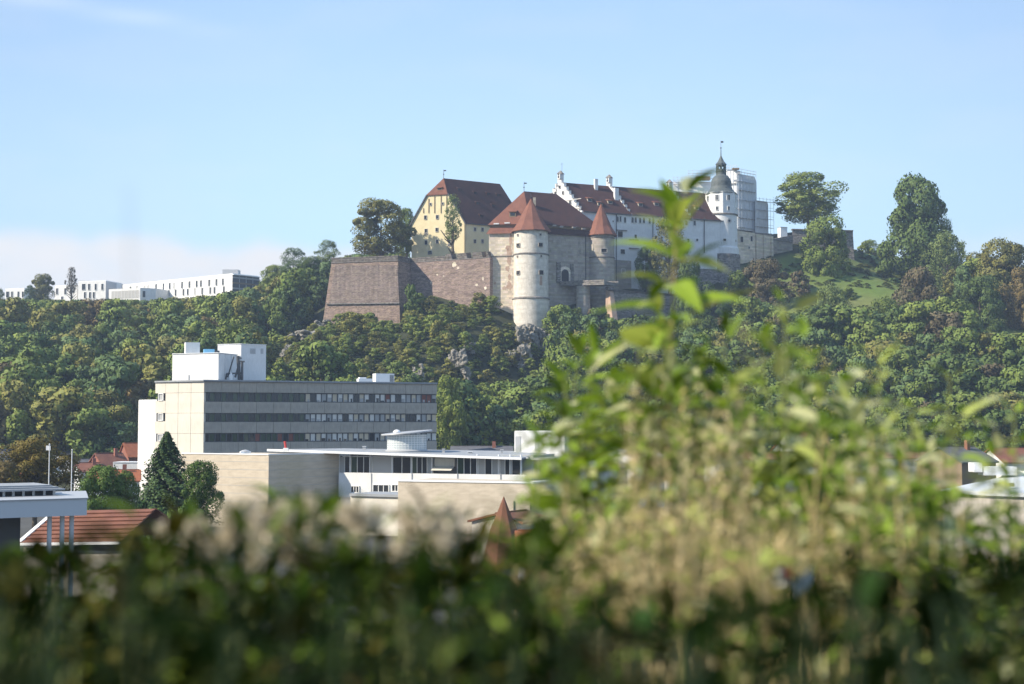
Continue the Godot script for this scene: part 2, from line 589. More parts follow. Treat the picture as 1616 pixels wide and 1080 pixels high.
func build_terrain() -> void:
	solve_ground()
	meadow = flat([[1165, 440, 505], [1240, 495, 474], [1300, 492, 476], [1470, 490, 476], [1475, 462, 503], [1440, 440, 560], [1400, 405, 610], [1352, 405, 600], [1350, 411, 548], [1254, 394, 530], [1168, 420, 514]])
	keepout = flat([[500, 480, 486], [506, 480, 478], [633, 480, 470.5], [652, 460, 477], [771, 450, 468.5], [804, 450, 467], [812, 450, 463], [838, 450, 461], [864, 450, 463], [872, 450, 468], [960, 450, 472], [975, 450, 469.5], [1172, 450, 491], [1168, 410, 505], [1255, 400, 524], [1354, 400, 538], [1354, 400, 575], [1100, 400, 600], [640, 400, 545], [590, 400, 520], [505, 400, 500]])
	var xs := {}
	var zs := {}
	for k in range(-2400, 2401, 120): xs[float(k)] = 1
	for k in range(-420, 421, 20): xs[float(k)] = 1
	for k in range(-260, 281, 4): xs[float(k)] = 1
	for k in range(-8, 9): xs[k * 1.0] = 1
	for k in range(-3200, 121, 120): zs[float(k)] = 1
	for k in range(-800, -290, 8): zs[float(k)] = 1
	for k in range(-600, -330, 4): zs[float(k)] = 1
	for k in range(-80, 20, 6): zs[float(k)] = 1
	for k in range(-10, 3): zs[float(k)] = 1
	var lx := xs.keys()
	var lz := zs.keys()
	lx.sort()
	lz.sort()
	gx = PackedFloat32Array(lx)
	gz = PackedFloat32Array(lz)
	var fn := FastNoiseLite.new()
	fn.seed = 8
	fn.frequency = 0.05
	var col := PackedColorArray()
	var vs := PackedVector3Array()
	for z in gz:
		for x in gx:
			var h := raw_height(x, z)
			if z < -330 and z > -700:
				h += 0.7 * fn.get_noise_2d(x, z)
			gh.append(h)
			vs.append(Vector3(x, h, z))
			var c := Color(.055, .065, .028)
			if Geometry2D.is_point_in_polygon(Vector2(x, z), meadow) or (x > 120 and z < -455 and z > -490):
				var dry := clampf(0.5 + 0.9 * fn.get_noise_2d(x * 0.6, z * 0.6 + 90), 0, 1)
				c = Color(.14, .215, .045).lerp(Color(.24, .23, .085), dry * 0.7)
			elif z > -320 and z < -40:
				c = Color(.12, .12, .11)
			elif z >= -40:
				c = Color(.10, .085, .05)
			col.append(c)
	var w := gx.size()
	var idx := PackedInt32Array()
	for j in gz.size() - 1:
		for i in w - 1:
			var a := j * w + i
			idx.append_array([a, a + 1, a + w, a + 1, a + w + 1, a + w])
	var nrm := PackedVector3Array()
	nrm.resize(vs.size())
	for k in range(0, idx.size(), 3):
		var n := (vs[idx[k + 2]] - vs[idx[k]]).cross(vs[idx[k + 1]] - vs[idx[k]])
		for e in 3:
			nrm[idx[k + e]] += n
	var flip := nrm[vs.size() / 2].y < 0
	for k in nrm.size():
		nrm[k] = nrm[k].normalized() * (-1.0 if flip else 1.0)
	if flip:
		idx.reverse()
	var arr := []
	arr.resize(Mesh.ARRAY_MAX)
	arr[Mesh.ARRAY_VERTEX] = vs
	arr[Mesh.ARRAY_NORMAL] = nrm
	arr[Mesh.ARRAY_COLOR] = col
	arr[Mesh.ARRAY_INDEX] = idx
	var am := ArrayMesh.new()
	am.add_surface_from_arrays(Mesh.PRIMITIVE_TRIANGLES, arr)
	var gm := mat("ground", Color(.75, .75, .75), Color(1, 1, 1), .95, Vector3(11, 11, 11), Vector3(1.7, 1.7, 1.7), .6, 30)
	gm.vertex_color_use_as_albedo = true
	var o := put_mesh(am, "terrain", gm)
	tag(o, "hillside, meadow and valley ground under the castle and the town", "", "", "structure")

	# limestone outcrops in the crag
	var spots := [[822, 556, 446, 8, 17, "tall pale limestone crag under the front round tower"], [850, 545, 452, 7, 12, "darker limestone crag beside the pale crag under the front round tower"], [724, 566, 418, 5, 10, "pale limestone outcrop among bushes in the middle of the castle slope"], [659, 588, 402, 2.6, 6, "narrow pale limestone spur above the office roof"], [484, 530, 464, 9, 3.2, "pale limestone ridge on the edge of the castle crag"], [462, 552, 450, 5, 3.5, "stepped limestone ledge below the ridge of the castle crag"], [508, 511, 475, 5, 2.4, "limestone ledge under the bastion foot"], [1560, 585, 434, 8, 3.5, "pale limestone ledge in the grassy slope under the small meadow"], [1455, 625, 415, 9, 3.5, "reddish limestone scree among bushes low on the hillside"], [694, 668, 352, 3.4, 11, "grey limestone face beside the office block end"], [1500, 598, 426, 3, 2, "small pale boulder in the shaded hillside"], [741, 548, 436, 3, 3.5, "small grey limestone step above the outcrop in the castle slope"]]
	var k := 0
	for s in spots:
		var p := at(s[0], s[1], s[2])
		var o2 := thing("rock_outcrop", s[5], "rock", p, "limestone outcrops")
		put(rock(o2, p, s[3], s[4], 40 + k), "rock_face", M.limestone, o2)
		k += 1

func rock(o: Node3D, p: Vector3, w: float, h: float, seed_: int) -> B:
	var b := nb(o)
	var r := RandomNumberGenerator.new()
	r.seed = seed_
	var fn := FastNoiseLite.new()
	fn.seed = seed_
	fn.frequency = 0.35
	fn.fractal_octaves = 4
	var blocks := 9
	for k in blocks:
		var c := p + Vector3(r.randf_range(-.5, .5) * w, r.randf_range(-.5, .42) * h, r.randf_range(-.25, .35) * w)
		var sz := Vector3(w * r.randf_range(.28, .5), h * r.randf_range(.2, .36), w * r.randf_range(.25, .42))
		var bs := Basis.from_euler(Vector3(r.randf_range(-.3, .3), r.randf() * TAU, r.randf_range(-.35, .35)))
		var n := 9
		var face := func(u: float, v: float, ax: int, sg: float) -> Vector3:
			var q := Vector3(u, v, sg) if ax == 0 else (Vector3(u, sg, v) if ax == 1 else Vector3(sg, u, v))
			q = q.lerp(q.normalized() * 1.15, .38)
			var wp: Vector3 = c + bs * (q * sz * .5)
			wp += (wp - c).normalized() * fn.get_noise_3dv(wp * 2.2) * minf(w, h) * .20
			return wp
		b.ref = c
		for ax in 3:
			for sg in [-1.0, 1.0]:
				for i in n:
					for j in n:
						var u0 := -1.0 + 2.0 * i / n
						var u1 := -1.0 + 2.0 * (i + 1) / n
						var v0 := -1.0 + 2.0 * j / n
						var v1 := -1.0 + 2.0 * (j + 1) / n
						b.quad(face.call(u0, v0, ax, sg), face.call(u1, v0, ax, sg), face.call(u1, v1, ax, sg), face.call(u0, v1, ax, sg))
	return b

# ---------------------------------------------------------------- the castle
func lvl(p: Vector3, y: float) -> Vector3:
	return Vector3(p.x, y, p.z)

func wall_slab(o: Node3D, called: String, m: Material, a: Vector3, b: Vector3, y0: float, y1: float, thick: float, proud := 0.0, y1b = null) -> MeshInstance3D:
	var nrm := facing(a, b)
	var s := nb(o)
	var t1: float = y1 if y1b == null else y1b
	var f0 := a + nrm * proud
	var f1 := b + nrm * proud
	var k0 := a - nrm * thick
	var k1 := b - nrm * thick
	s.solid([lvl(f0, y0), lvl(f1, y0), lvl(k1, y0), lvl(k0, y0), lvl(f0, y1), lvl(f1, t1), lvl(k1, t1), lvl(k0, y1)])
	return put(s, called, m, o)

func gable_roof(o: Node3D, m: Material, a: Vector3, b: Vector3, back: Vector3, eave: float, ridge: float, over := 0.6, called := "roof") -> void:
	# a, b: the eaves wall's ends; back: from that wall to the wall behind; a ridge over the middle
	var s := nb(o)
	var e := (b - a).normalized() * 0.02
	var r0 := lvl(a + back * 0.5, ridge) - e
	var r1 := lvl(b + back * 0.5, ridge) + e
	var drop := over * (ridge - eave) / (back.length() * 0.5)
	var k := back.normalized() * over
	var f0 := lvl(a - k, eave - drop) - e
	var f1 := lvl(b - k, eave - drop) + e
	var g0 := lvl(a + back + k, eave - drop) - e
	var g1 := lvl(b + back + k, eave - drop) + e
	s.ref = lvl((a + b + back) / 2.0, eave - 3.0)
	s.quad(f0, f1, r1, r0)
	s.quad(g0, g1, r1, r0)
	s.tri(f0, g0, r0)
	s.tri(f1, g1, r1)
	s.quad(f0, f1, g1, g0)
	put(s, called, m, o)
	var g := nb(o)
	g.bar(f0 + Vector3(0, 0.05, 0), f1 + Vector3(0, 0.05, 0), 0.3, 0.3)
	put(g, "gutter", M.metal_dark, o)

func dormer(o: Node3D, p: Vector3, nrm: Vector3, up: Vector3, w: float, h: float, wall: Material, roof: Material) -> void:
	# a shed dormer standing in a roof slope: p on the slope, nrm level outward, up the slope's rise per metre inward
	var x := Vector3(nrm.z, 0, -nrm.x)
	var depth := h / maxf(up.y - 0.25, 0.3)
	var s := nb(o)
	var f := p + nrm * 0.1
	var k := f - nrm * depth
	s.solid([f - x * w / 2, f + x * w / 2, k + x * w / 2, k - x * w / 2, f - x * w / 2 + Vector3(0, h, 0), f + x * w / 2 + Vector3(0, h, 0), k + x * w / 2 + Vector3(0, h * 1.05, 0), k - x * w / 2 + Vector3(0, h * 1.05, 0)])
	var body := put(s, "dormer", wall, o)
	var r := nb(o)
	var t0 := f + nrm * 0.35 + Vector3(0, h - 0.1, 0)
	var t1 := k - nrm * 1.2 + Vector3(0, h + depth * 0.25 + 0.35, 0)
	var xo := x * (w / 2 + 0.3)
	r.solid([t0 - xo, t0 + xo, t1 + xo, t1 - xo, t0 - xo + Vector3(0, .25, 0), t0 + xo + Vector3(0, .25, 0), t1 + xo + Vector3(0, .25, 0), t1 - xo + Vector3(0, .25, 0)])
	put(r, "dormer_roof", roof, body)
	var g := nb(o)
	g.box(f + nrm * 0.02 + Vector3(0, h * 0.22, 0), Vector3(w * 0.7, h * 0.55, 0.08), atan2(nrm.x, nrm.z))
	put(g, "pane", M.dark_pane, body)

func stepped(base_w: float, y_low: float, y_eave: float, y_top: float, steps: int) -> PackedVector2Array:
	# a stepped gable's outline, centred on 0
	var left := []
	var half := base_w / 2
	var dx := (half - 0.9) / steps
	var dy := (y_top - y_eave) / steps
	for i in steps + 1:
		left.append(Vector2(-half + dx * i, y_eave + dy * i - (dy * 0.55 if i == 0 else 0.0)))
		if i < steps:
			left.append(Vector2(-half + dx * (i + 1), left[-1].y))
	var poly := PackedVector2Array([Vector2(half, y_low), Vector2(-half, y_low)])
	for p in left:
		poly.append(p)
	left.reverse()
	for p in left:
		poly.append(Vector2(-p.x, p.y))
	return poly

func build_castle() -> void:
	build_bastion()
	build_yellow_house()
	build_gatehouse()
	build_wing()
	build_clock_tower()
	build_scaffold()
	build_upper_walls()

func build_bastion() -> void:
	var tr := at(628, 411, 475)
	var tl := lvl(at(523, 412, 482), tr.y)
	var tb := lvl(at(648, 411, 483), tr.y)
	var tk := lvl(at(560, 411, 505), tr.y)
	var low := at(632, 520, 471).y
	var br := lvl(at(632.5, 512, 471.5), low)
	var bl := Vector3.ZERO
	var bb := lvl(at(653, 505, 481), low)
	var bk := lvl(at(545, 505, 507), low)
	var pl := (tr - br).cross(tl - br).normalized()
	bl = on_plane(br, pl, 507.5, 506)
	bl += (bl - tl) * .15
	var o := thing("bastion", "massive brown brick bastion with sloping sides and grey parapet", "bastion", br)
	var s := nb(o)
	s.solid([bl + Vector3(0, -4, 0), br + Vector3(0, -4, 0), bb + Vector3(0, -4, 0), bk + Vector3(0, -4, 0), tl, tr, tb, tk])
	put(s, "brick_body", M.bastion_light, o)
	var nrm := pl if pl.z > 0 else -pl
	var f := nb(o)
	var k := [at(529, 419, 470), at(627.2, 419, 470), at(630.2, 477.8, 470), at(519, 479, 470)]
	var w := []
	for p in k:
		w.append(on_plane(br, nrm, seen(p).x, seen(p).y))
	f.solid([w[0], w[1], w[2], w[3], w[0] + nrm * .08, w[1] + nrm * .08, w[2] + nrm * .08, w[3] + nrm * .08])
	put(f, "stained_facing", M.bastion_brick, o)
	var l := nb(o)
	l.bar(on_plane(br, nrm, 515, 480) + nrm * .1, on_plane(br, nrm, 631, 478.5) + nrm * .1, 0.45, 0.35)
	put(l, "ledge", M.stone_base, o)
	for e in [[tl, tr], [tr, tb]]:
		var a: Vector3 = e[0]
		var b: Vector3 = e[1]
		wall_slab(o, "parapet", M.parapet_stone, a, b, tr.y + 0.01, at(628, 403.2, 475).y, 1.4, 0.12)
		wall_slab(o, "coping", M.stone_base, a, b, tr.y - 0.2, tr.y, 1.4, 0.25)
	# a stair railing and small posts on top are left to the trees; now the curtain wall
	var c0 := lvl(tb, 0)
	var c1 := at(773, 405, 468.5)
	var top := at(773, 405.7, 468.5).y
	var o2 := thing("curtain_wall", "long reddish brick curtain wall between the bastion and the gatehouse", "wall", lvl(c0, 38))
	wall_slab(o2, "brick_face", M.curtain_brick, c0, c1, 36, top, 4.0)
	wall_slab(o2, "parapet", M.parapet_stone, c0, on_plane(c0, facing(c0, c1), 703, 405), top + .01, top + 1.3, 1.6, 0.1)
	for x in [[703, 714], [721, 738], [745, 762], [767.5, 772]]:
		var p := on_plane(c0, facing(c0, c1), x[0], 400)
		var q := on_plane(c0, facing(c0, c1), x[1], 400)
		var nn := facing(c0, c1)
		var m := nb(o2)
		var h := 2.3
		var d := (q - p).normalized() * 0.6
		m.solid([lvl(p + nn * .1, top + .02), lvl(q + nn * .1, top + .02), lvl(q - nn * 3, top + .02), lvl(p - nn * 3, top + .02), lvl(p + d * .3 + nn * .1, top + h * .8), lvl(q - d + nn * .1, top + h * .8), lvl(q - d - nn * 3, top + h), lvl(p + d * .3 - nn * 3, top + h)])
		put(m, "merlon", M.parapet_stone, o2)
	wall_slab(o2, "string_course", M.stone_base, c0, c1, top - .25, top, 4.1, .14)
	for x in [[717, 418, 3, 3], [723, 423, 2, 1.4], [690, 434, 1.2, 1.0], [700, 436, 1, 1], [752, 450, 2.4, 1.4], [762, 440, 1.4, 2.4], [680, 446, 1.4, 1.2], [766, 455, 1.6, 2.2]]:
		var p := on_plane(c0, facing(c0, c1), x[0], x[1])
		blob(o2, p, facing(c0, c1), x[2] * .3, x[3] * .3, "render_patch", M.old_plaster)

func build_yellow_house() -> void:
	var eave := at(733.7, 350.7, 505).y
	var kx := at(733.7, 380, 505)
	var lx := at(649.5, 380, 511.5)
	var side := Vector3(22.5, 0, -13.5)
	var base := 56.0
	var o := thing("yellow_storehouse", "tall yellow storehouse with a steep dark red roof behind the curtain wall", "building", lvl(kx, base))
	var k2 := kx + side
	var l2 := lx + side
	var b := nb(o)
	b.prism([kx + side * .01, lx + side * .01, l2, k2], base, eave)
	put(b, "wall", M.yellow_plaster, o)
	# gable up to the half hip
	var mid := (kx + lx) / 2
	var ex := (kx - lx).normalized()
	var half := (kx - lx).length() / 2
	var hip_y := at(690, 307, 507).y
	var ridge := at(694.8, 282.7, 511).y
	var hw := half * (ridge - hip_y) / (ridge - eave)
	var inw := side.normalized()
	var g := nb(o)
	g.extrude(PackedVector2Array([Vector2(-half, base), Vector2(half, base), Vector2(half, eave), Vector2(hw, hip_y), Vector2(-hw, hip_y), Vector2(-half, eave)]), lvl(mid, 0), ex, inw * 0.5)
	put(g, "gable", M.yellow_plaster, o)
	# roof with a half hip towards us
	var r := nb(o)
	var f := -inw * 0.4
	var ov := 0.45
	var e0 := lvl(lx - ex * ov, eave - .5) + f
	var e1 := lvl(kx + ex * ov, eave - .5) + f
	var h0 := lvl(mid - ex * hw * 1.04, hip_y + .25) + f
	var h1 := lvl(mid + ex * hw * 1.04, hip_y + .25) + f
	var ra := lvl(mid, ridge) + inw * 2.2
	var rb := lvl(mid, ridge) + side - inw * 0.5
	var b0 := lvl(l2 - ex * ov, eave - .5)
	var b1 := lvl(k2 + ex * ov, eave - .5)
	var up := Vector3(0, .35, 0)
	r.ref = lvl(mid + side / 2, eave)
	r.quad(e1, b1, rb, ra); r.tri(e1, ra, h1)
	r.quad(e0, b0, rb, ra); r.tri(e0, ra, h0)
	r.tri(b0, b1, rb)
	put(r, "roof", M.roof_tile_shaded, o)
	var hh := nb(o)
	hh.ref = lvl(mid + side / 2, eave)
	hh.quad(h0 + f * .3, h1 + f * .3, ra + up * .2, ra + up * .2 + ex * .01)
	hh.quad(h0 + f * .3, h1 + f * .3, h1 + f * .3 - up, h0 + f * .3 - up)
	put(hh, "half_hip", M.roof_tile, o)  # sunward slope gets the lighter, lit copy of the tiles
	for s in [[e0, h0], [e1, h1]]:
		var v := nb(o)
		v.bar(s[0], s[1], 0.3, 0.4)
		put(v, "verge", M.metal_dark, o)
	var gu := nb(o)
	gu.bar(e1, b1, .3, .35)
	put(gu, "gutter", M.metal_dark, o)
	vane(o, ra, 3.2)
	for x in [668.5, 676.8, 686, 696.2, 705]:
		var t := nb(o)
		var p0 := on_plane(kx, facing(kx, lx), x, 336.5)
		var y1 := minf(hip_y - .1, eave + (half - absf((on_plane(kx, facing(kx, lx), x, 312) - mid).dot(ex)) - .4) * (ridge - eave) / half)
		t.box(p0 - inw * .05, Vector3(.28, y1 - p0.y, .3), atan2(facing(kx, lx).x, facing(kx, lx).z))
		put(t, "pilaster_strip", M.timber, o)
	holes(o, kx, lx, [[671.4, 343.4, .9, 1.3], [690, 342.7, .9, 1.3], [672.2, 365, .9, 1.5], [689.4, 362.8, .9, 1.3], [672.5, 383, .9, 1.5], [690, 381.6, .9, 1.3], [709.5, 381.6, .9, 1.3], [679.5, 322.5, .6, .8], [698.8, 321.7, .6, .8], [672.4, 369, 1.1, .5], [709.4, 387, 1.1, .5], [678.7, 399, 1.4, 1.2]], M.stone_frame, M.dark_pane)
	holes(o, kx, k2, [[749.3, 362.2, .9, 1.3], [761.3, 362.7, .9, 1.3], [749.3, 381, .9, 1.3], [761.3, 381, .9, 1.3]], M.stone_frame, M.dark_pane)
	wall_slab(o, "corner_quoin", M.timber, kx + ex * .02, kx - ex * .25, base, eave - .2, .2, .04)
	# small dormers along the slope
	var nrm := facing(kx, k2)
	var slope := (ridge - eave) / half
	for q in [[724.3, 301], [749.8, 306.4], [770, 307.7], [786, 309.6], [753.3, 322.5], [778, 326.5], [759.2, 342.6]]:
		var pn := (b1 - e1).cross(ra - e1).normalized()
		dormer(o, on_plane(e1, pn, q[0], q[1]), nrm, Vector3(0, slope, 0), 1.3, .75, M.roof_tile_shaded, M.roof_tile_shaded)
	var hn := (h1 - h0).cross(ra - h0).normalized()
	dormer(o, on_plane(h0, hn, 693.5, 300.5), facing(kx, lx), Vector3(0, 1.6, 0), 1.7, .9, M.timber, M.roof_tile)

func cone_tower(o: Node3D, mid: Vector3, r: float, y_lo: float, y_eave: float, y_tip: float, sides: int, turn: float) -> void:
	var b := nb(o)
	var h := y_tip - y_eave
	b.lathe(lvl(mid, y_eave), [Vector2(r * 0.9, -.1), Vector2(r + 1.0, -0.25), Vector2(r + .98, .0), Vector2(r * .80, h * 0.27), Vector2(r * .44, h * .62), Vector2(0.12, h)], sides, turn, true)
	put(b, "cone_roof", M.roof_tile, o)
	var f := nb(o)
	f.tube(lvl(mid, y_tip - .3), lvl(mid, y_tip + 2.2), .1, .05, 6)
	f.lathe(lvl(mid, y_tip + .5), [Vector2(.01, -.3), Vector2(.3, 0), Vector2(.01, .3)], 8)
	put(f, "finial", M.iron, o)

func build_gatehouse() -> void:
	var A := at(838, 440, 468)
	var C := at(949, 440, 479)
	var L := at(771.5, 440, 470.5)
	var low := at(838, 520, 463).y - 3
	var o := thing("gatehouse", "old plastered gatehouse with hipped red roof, arched gate and two round towers", "gatehouse", lvl(A, low))
	var K1 := L + Vector3(4, 0, -17)
	var K2 := C + Vector3(-1, 0, -17)
	var ring := [A, C, K2, K1, L]
	var e_up := at(866, 353, 467).y
	var e_lo := at(866, 367.5, 467).y
	var W := facing(A, L)
	var b := nb(o)
	b.prism(ring, low, e_lo + .8)
	put(b, "wall", M.old_plaster, o)
	wall_slab(o, "front_wall_face", M.grey_plaster, A, C, low, e_lo + .7, .3, .06)  # front wall's shade is put into a darker plaster than the sunlit face
	# ledges
	for y in [404.0]:
		wall_slab(o, "ledge", M.stone_base, L, A, at(790, y, 469).y - .15, at(790, y, 469).y + .15, .1, .2)
	for q in [[803.5, 399, 3.6, 8], [806, 379, 2.0, 8], [801, 391, 2.6, 3], [803, 412, 2.4, 5], [801, 424, 2.6, 4], [804, 437, 2.2, 4], [804, 451, 3.4, 6], [796, 455, 2.6, 2.5], [781, 447, 1.5, 2]]:
		var p := on_plane(A, W, q[0], q[1])
		blob(o, p, W, q[2] * .28, q[3] * .28, "brick_patch", M.brick_patch)
	# upper roof, gap, flared skirt
	var m := (A + C + K1 + K2) / 4
	var up := []
	var gap := []
	var sk := []
	for p in ring:
		var d: Vector3 = (p - m)
		d.y = 0
		var u := d.normalized()
		up.append(lvl(p + u * .5, e_up))
		gap.append(lvl(p - u * .5, e_up - .9))
		sk.append(lvl(p + u * 1.1, e_lo))
	var ra := at(827, 302, 477.5)
	var rb := lvl(at(878, 304, 483), ra.y)
	var r := nb(o)
	r.ref = lvl(m, e_up)
	r.quad(up[0], up[1], rb, ra)
	r.tri(up[1], up[2], rb)
	r.quad(up[2], up[3], ra, rb)
	r.tri(up[3], up[4], ra)
	put(r, "roof", M.roof_tile_shaded, o)
	var hl := nb(o)
	hl.ref = r.ref
	hl.tri(up[4], up[0], ra)
	put(hl, "roof_hip", M.roof_tile, o)  # lit copy of the tiles on the sunward hip
	var gp := nb(o)
	gp.ref = r.ref
	for i in 5:
		gp.quad(up[i] + Vector3(0, -.12, 0), up[(i + 1) % 5] + Vector3(0, -.12, 0), gap[(i + 1) % 5], gap[i])
	put(gp, "roof_gap", M.timber, o)
	for i in [0, 1, 2, 4]:
		var j: int = (i + 1) % 5
		var t := nb(o)
		t.ref = lvl(m, e_lo - 4)
		t.quad(gap[i], gap[j], sk[j], sk[i])
		t.ref = lvl(m, e_lo + 40)
		t.quad(sk[i], sk[j], ring_at(ring[j], e_lo + .3), ring_at(ring[i], e_lo + .3))
		put(t, "skirt_roof", M.roof_tile if i == 4 else M.roof_tile_shaded, o)  # sunward side in the lit tile colour, the rest in the shaded one
	for q in [[884, 363], [904, 364], [919, 366], [873, 361]]:
		var s := nb(o)
		var p := on_plane(gap[0], facing(A, C), q[0], q[1] - 3.0) + facing(A, C) * .6
		s.box(p, Vector3(1.3, .5, 1.0), atan2(facing(A, C).x, facing(A, C).z))
		put(s, "roof_hatch", M.grey_plaster, o)
	for q in [[784, 354.8], [801, 353.5]]:
		var s := nb(o)
		var p := on_plane(gap[0], W, q[0], q[1]) + W * .5
		s.box(p, Vector3(1.8, .4, .8), atan2(W.x, W.z))
		put(s, "roof_hatch", M.white_plaster, o)
	vane(o, ra - Vector3(0, .2, 0), 3.4)
	vane(o, rb - Vector3(0, .2, 0), 3.4)
	var ch := nb(o)
	ch.box(at(843.5, 325, 474), Vector3(.9, 2.8, .9))
	put(ch, "chimney", M.grey_plaster, o)
	var pn: Vector3 = (up[0] - up[4]).cross(ra - up[4]).normalized()
	dormer(o, on_plane(up[4], pn, 809, 342.5), W, Vector3(0, 1.15, 0), 2.2, 1.7, M.timber, M.roof_tile)
	# front round tower
	var r1 := 5.75
	var ye := at(838, 362.5, 463).y
	var t1 := nb(o)
	var yl := at(838, 470, 463).y
	var yr := at(838, 399.8, 463).y
	t1.lathe(lvl(A, 0), [Vector2(r1 + .35, low), Vector2(r1 + .3, yl - .3), Vector2(r1, yl + .25), Vector2(r1 - .05, yr - .2), Vector2(r1 - .15, ye)], 40)
	put(t1, "front_round_tower", M.tower_plaster, o)
	var t2 := nb(o)
	t2.lathe(lvl(A, 0), [Vector2(r1, yr - .3), Vector2(r1 + .22, yr - .2), Vector2(r1 + .22, yr + .15), Vector2(r1 - .1, yr + .25)], 40)
	t2.lathe(lvl(A, 0), [Vector2(r1 + .2, yl - .35), Vector2(r1 + .55, yl - .25), Vector2(r1 + .5, yl + .1), Vector2(r1 - .1, yl + .45)], 40)
	put(t2, "ledge", M.stone_base, o)
	cone_tower(o, A, r1, low, ye, at(836, 314, 468).y, 10, .2)
	round_holes(o, A, r1, [[817.7, 389.6, 1.4, 1.1], [852.6, 389.4, 1.5, 1.1], [817.7, 432.8, 1.4, 1.2], [853.6, 432.6, 1.6, 1.3], [816.8, 373.5, .4, .5], [852.6, 373.5, .5, .5], [816.5, 407, .4, .5], [853.6, 407, .4, .5]], M.grey_plaster, M.hole_shade)
	var st := nb(o)
	var sp := at(853.8, 450, 462)
	st.box(Vector3(A.x + 3.2, sp.y, A.z + 4.80), Vector3(1.0, 3.0, .1), .55)
	put(st, "brick_patch", M.brick_patch, o)
	# right round tower
	var r2 := 4.45
	var ye2 := at(949, 369, 474).y
	var b2 := nb(o)
	var yb2 := at(949, 406, 474).y
	b2.lathe(lvl(C, 0), [Vector2(r2 + .1, low + 8), Vector2(r2 + .05, yb2), Vector2(r2 - .02, yb2 + .1), Vector2(r2 - .05, ye2)], 36)
	put(b2, "right_round_tower", M.grey_plaster, o)
	var b3 := nb(o)
	b3.lathe(lvl(C, 0), [Vector2(r2, yb2), Vector2(r2 + .25, yb2 + .05), Vector2(r2 + .25, yb2 + .3), Vector2(r2 - .1, yb2 + .4)], 36)
	b3.lathe(lvl(C, 0), [Vector2(r2 - .1, ye2 - 1.2), Vector2(r2 + .2, ye2 - 1.1), Vector2(r2 + .2, ye2 - .9), Vector2(r2 - .1, ye2 - .8)], 36)
	put(b3, "ledge", M.stone_base, o)
	cone_tower(o, C, r2, low, ye2, at(942, 322, 479).y, 10, .2)
	round_holes(o, C, r2, [[952, 398, 1.9, 1.2], [939, 372.2, 1.9, .8], [966, 437.5, .8, 1.6]], M.stone_frame, M.hole_shade)
	# gate wall openings
	holes(o, A, C, [[891.5, 379, .5, 1.5], [918, 397.3, 1.3, 1.4], [918.8, 436.7, 1.0, 1.0], [867, 395, .8, 1.2], [890, 371, .9, .6], [917, 372.5, .9, .7], [868, 437, .6, 1.2], [873, 437, .5, 1.2], [904, 437.5, 1.0, 2.0], [893, 419.5, .8, .8]], M.grey_plaster, M.hole_shade)
	var nrm := facing(A, C)
	var gx0 := on_plane(A, nrm, 891, 447)
	var ex := (C - A).normalized()
	ex.y = 0
	var arch := []
	for ro in [1.35, 2.35]:
		var poly := PackedVector2Array([Vector2(-ro, 0), Vector2(-ro, 3.2)])
		for i in range(1, 12):
			poly.append(Vector2(-ro * cos(PI * i / 12), 3.2 + ro * sin(PI * i / 12)))
		poly.append(Vector2(ro, 3.2))
		poly.append(Vector2(ro, 0))
		arch.append(poly)
	var ga := nb(o)
	ga.extrude(arch[1], gx0 + nrm * .06, ex, nrm * .35)
	put(ga, "gate_surround", M.old_plaster, o)
	var gd := nb(o)
	gd.extrude(arch[0], gx0 + nrm * .3, ex, nrm * .16)
	put(gd, "gate_arch", M.hole_shade, o)
	for x in [[881, 443.5, 1.4, 7], [902, 443, 1.2, 6.4]]:
		var s := nb(o)
		s.box(on_plane(A, nrm, x[0], 447) + nrm * .1, Vector3(x[2], x[3], .8), atan2(nrm.x, nrm.z))
		put(s, "gate_pilaster", M.stone_base, o)
	# a down pipe by the right tower
	var dp := nb(o)
	var q0 := on_plane(A, nrm, 924, 368) + nrm * .2
	dp.tube(q0, on_plane(A, nrm, 924, 446) + nrm * .2, .14, .14, 6)
	put(dp, "drain_pipe", M.metal_dark, o)

	# the bridge to the gate, its pier and the retaining wall
	var o2 := thing("gate_bridge", "flat stone bridge on a round pier leading to the castle gate", "bridge", lvl(gx0, gx0.y - 8))
	var far := at(962, 456, 468)
	var dk := nb(o2)
	var p0 := gx0 + nrm * .4 - ex * 2.0
	var p1 := gx0 + nrm * .4 + ex * 3.2
	dk.solid([p0 + Vector3(0, -1, 0), p1 + Vector3(0, -1, 0), lvl(far + Vector3(3, 0, -1.5), gx0.y - 1.4), lvl(far + Vector3(-2, 0, 3.5), gx0.y - 1.4), p0, p1, lvl(far + Vector3(3, 0, -1.5), gx0.y - .3), lvl(far + Vector3(-2, 0, 3.5), gx0.y - .3)])
	put(dk, "deck", M.stone_base, o2)
	var pr := nb(o2)
	var pm := at(920.5, 470, 470.5)
	pr.lathe(lvl(pm, 0), [Vector2(2.4, gx0.y - 12), Vector2(2.25, gx0.y - 1.3)], 20)
	put(pr, "pier", M.grey_plaster, o2)
	var rl := nb(o2)
	for s in [[p0, far + Vector3(-2, 0, 3.5)], [p1, far + Vector3(3, 0, -1.5)]]:
		var q: Vector3 = s[0]
		var e: Vector3 = s[1]
		rl.bar(q + Vector3(0, .25, 0), lvl(e, gx0.y + .05), .25, .5)
	put(rl, "parapet", M.stone_base, o2)
	var w0 := at(966, 458, 470)
	var w1 := at(1168, 476, 492)
	var o3 := thing("retaining_wall", "shaded dark retaining wall with a sloping top right of the gate bridge", "wall", lvl(w0, 34))
	wall_slab(o3, "wall_face", M.stone_base, w0, w1, 30, w0.y - .3, 2.5, 0, w1.y)
	wall_slab(o3, "coping", M.parapet_stone, w0, w1, w0.y - .29, w0.y + .25, 2.6, .2, w1.y + .3)
	var bt := nb(o3)
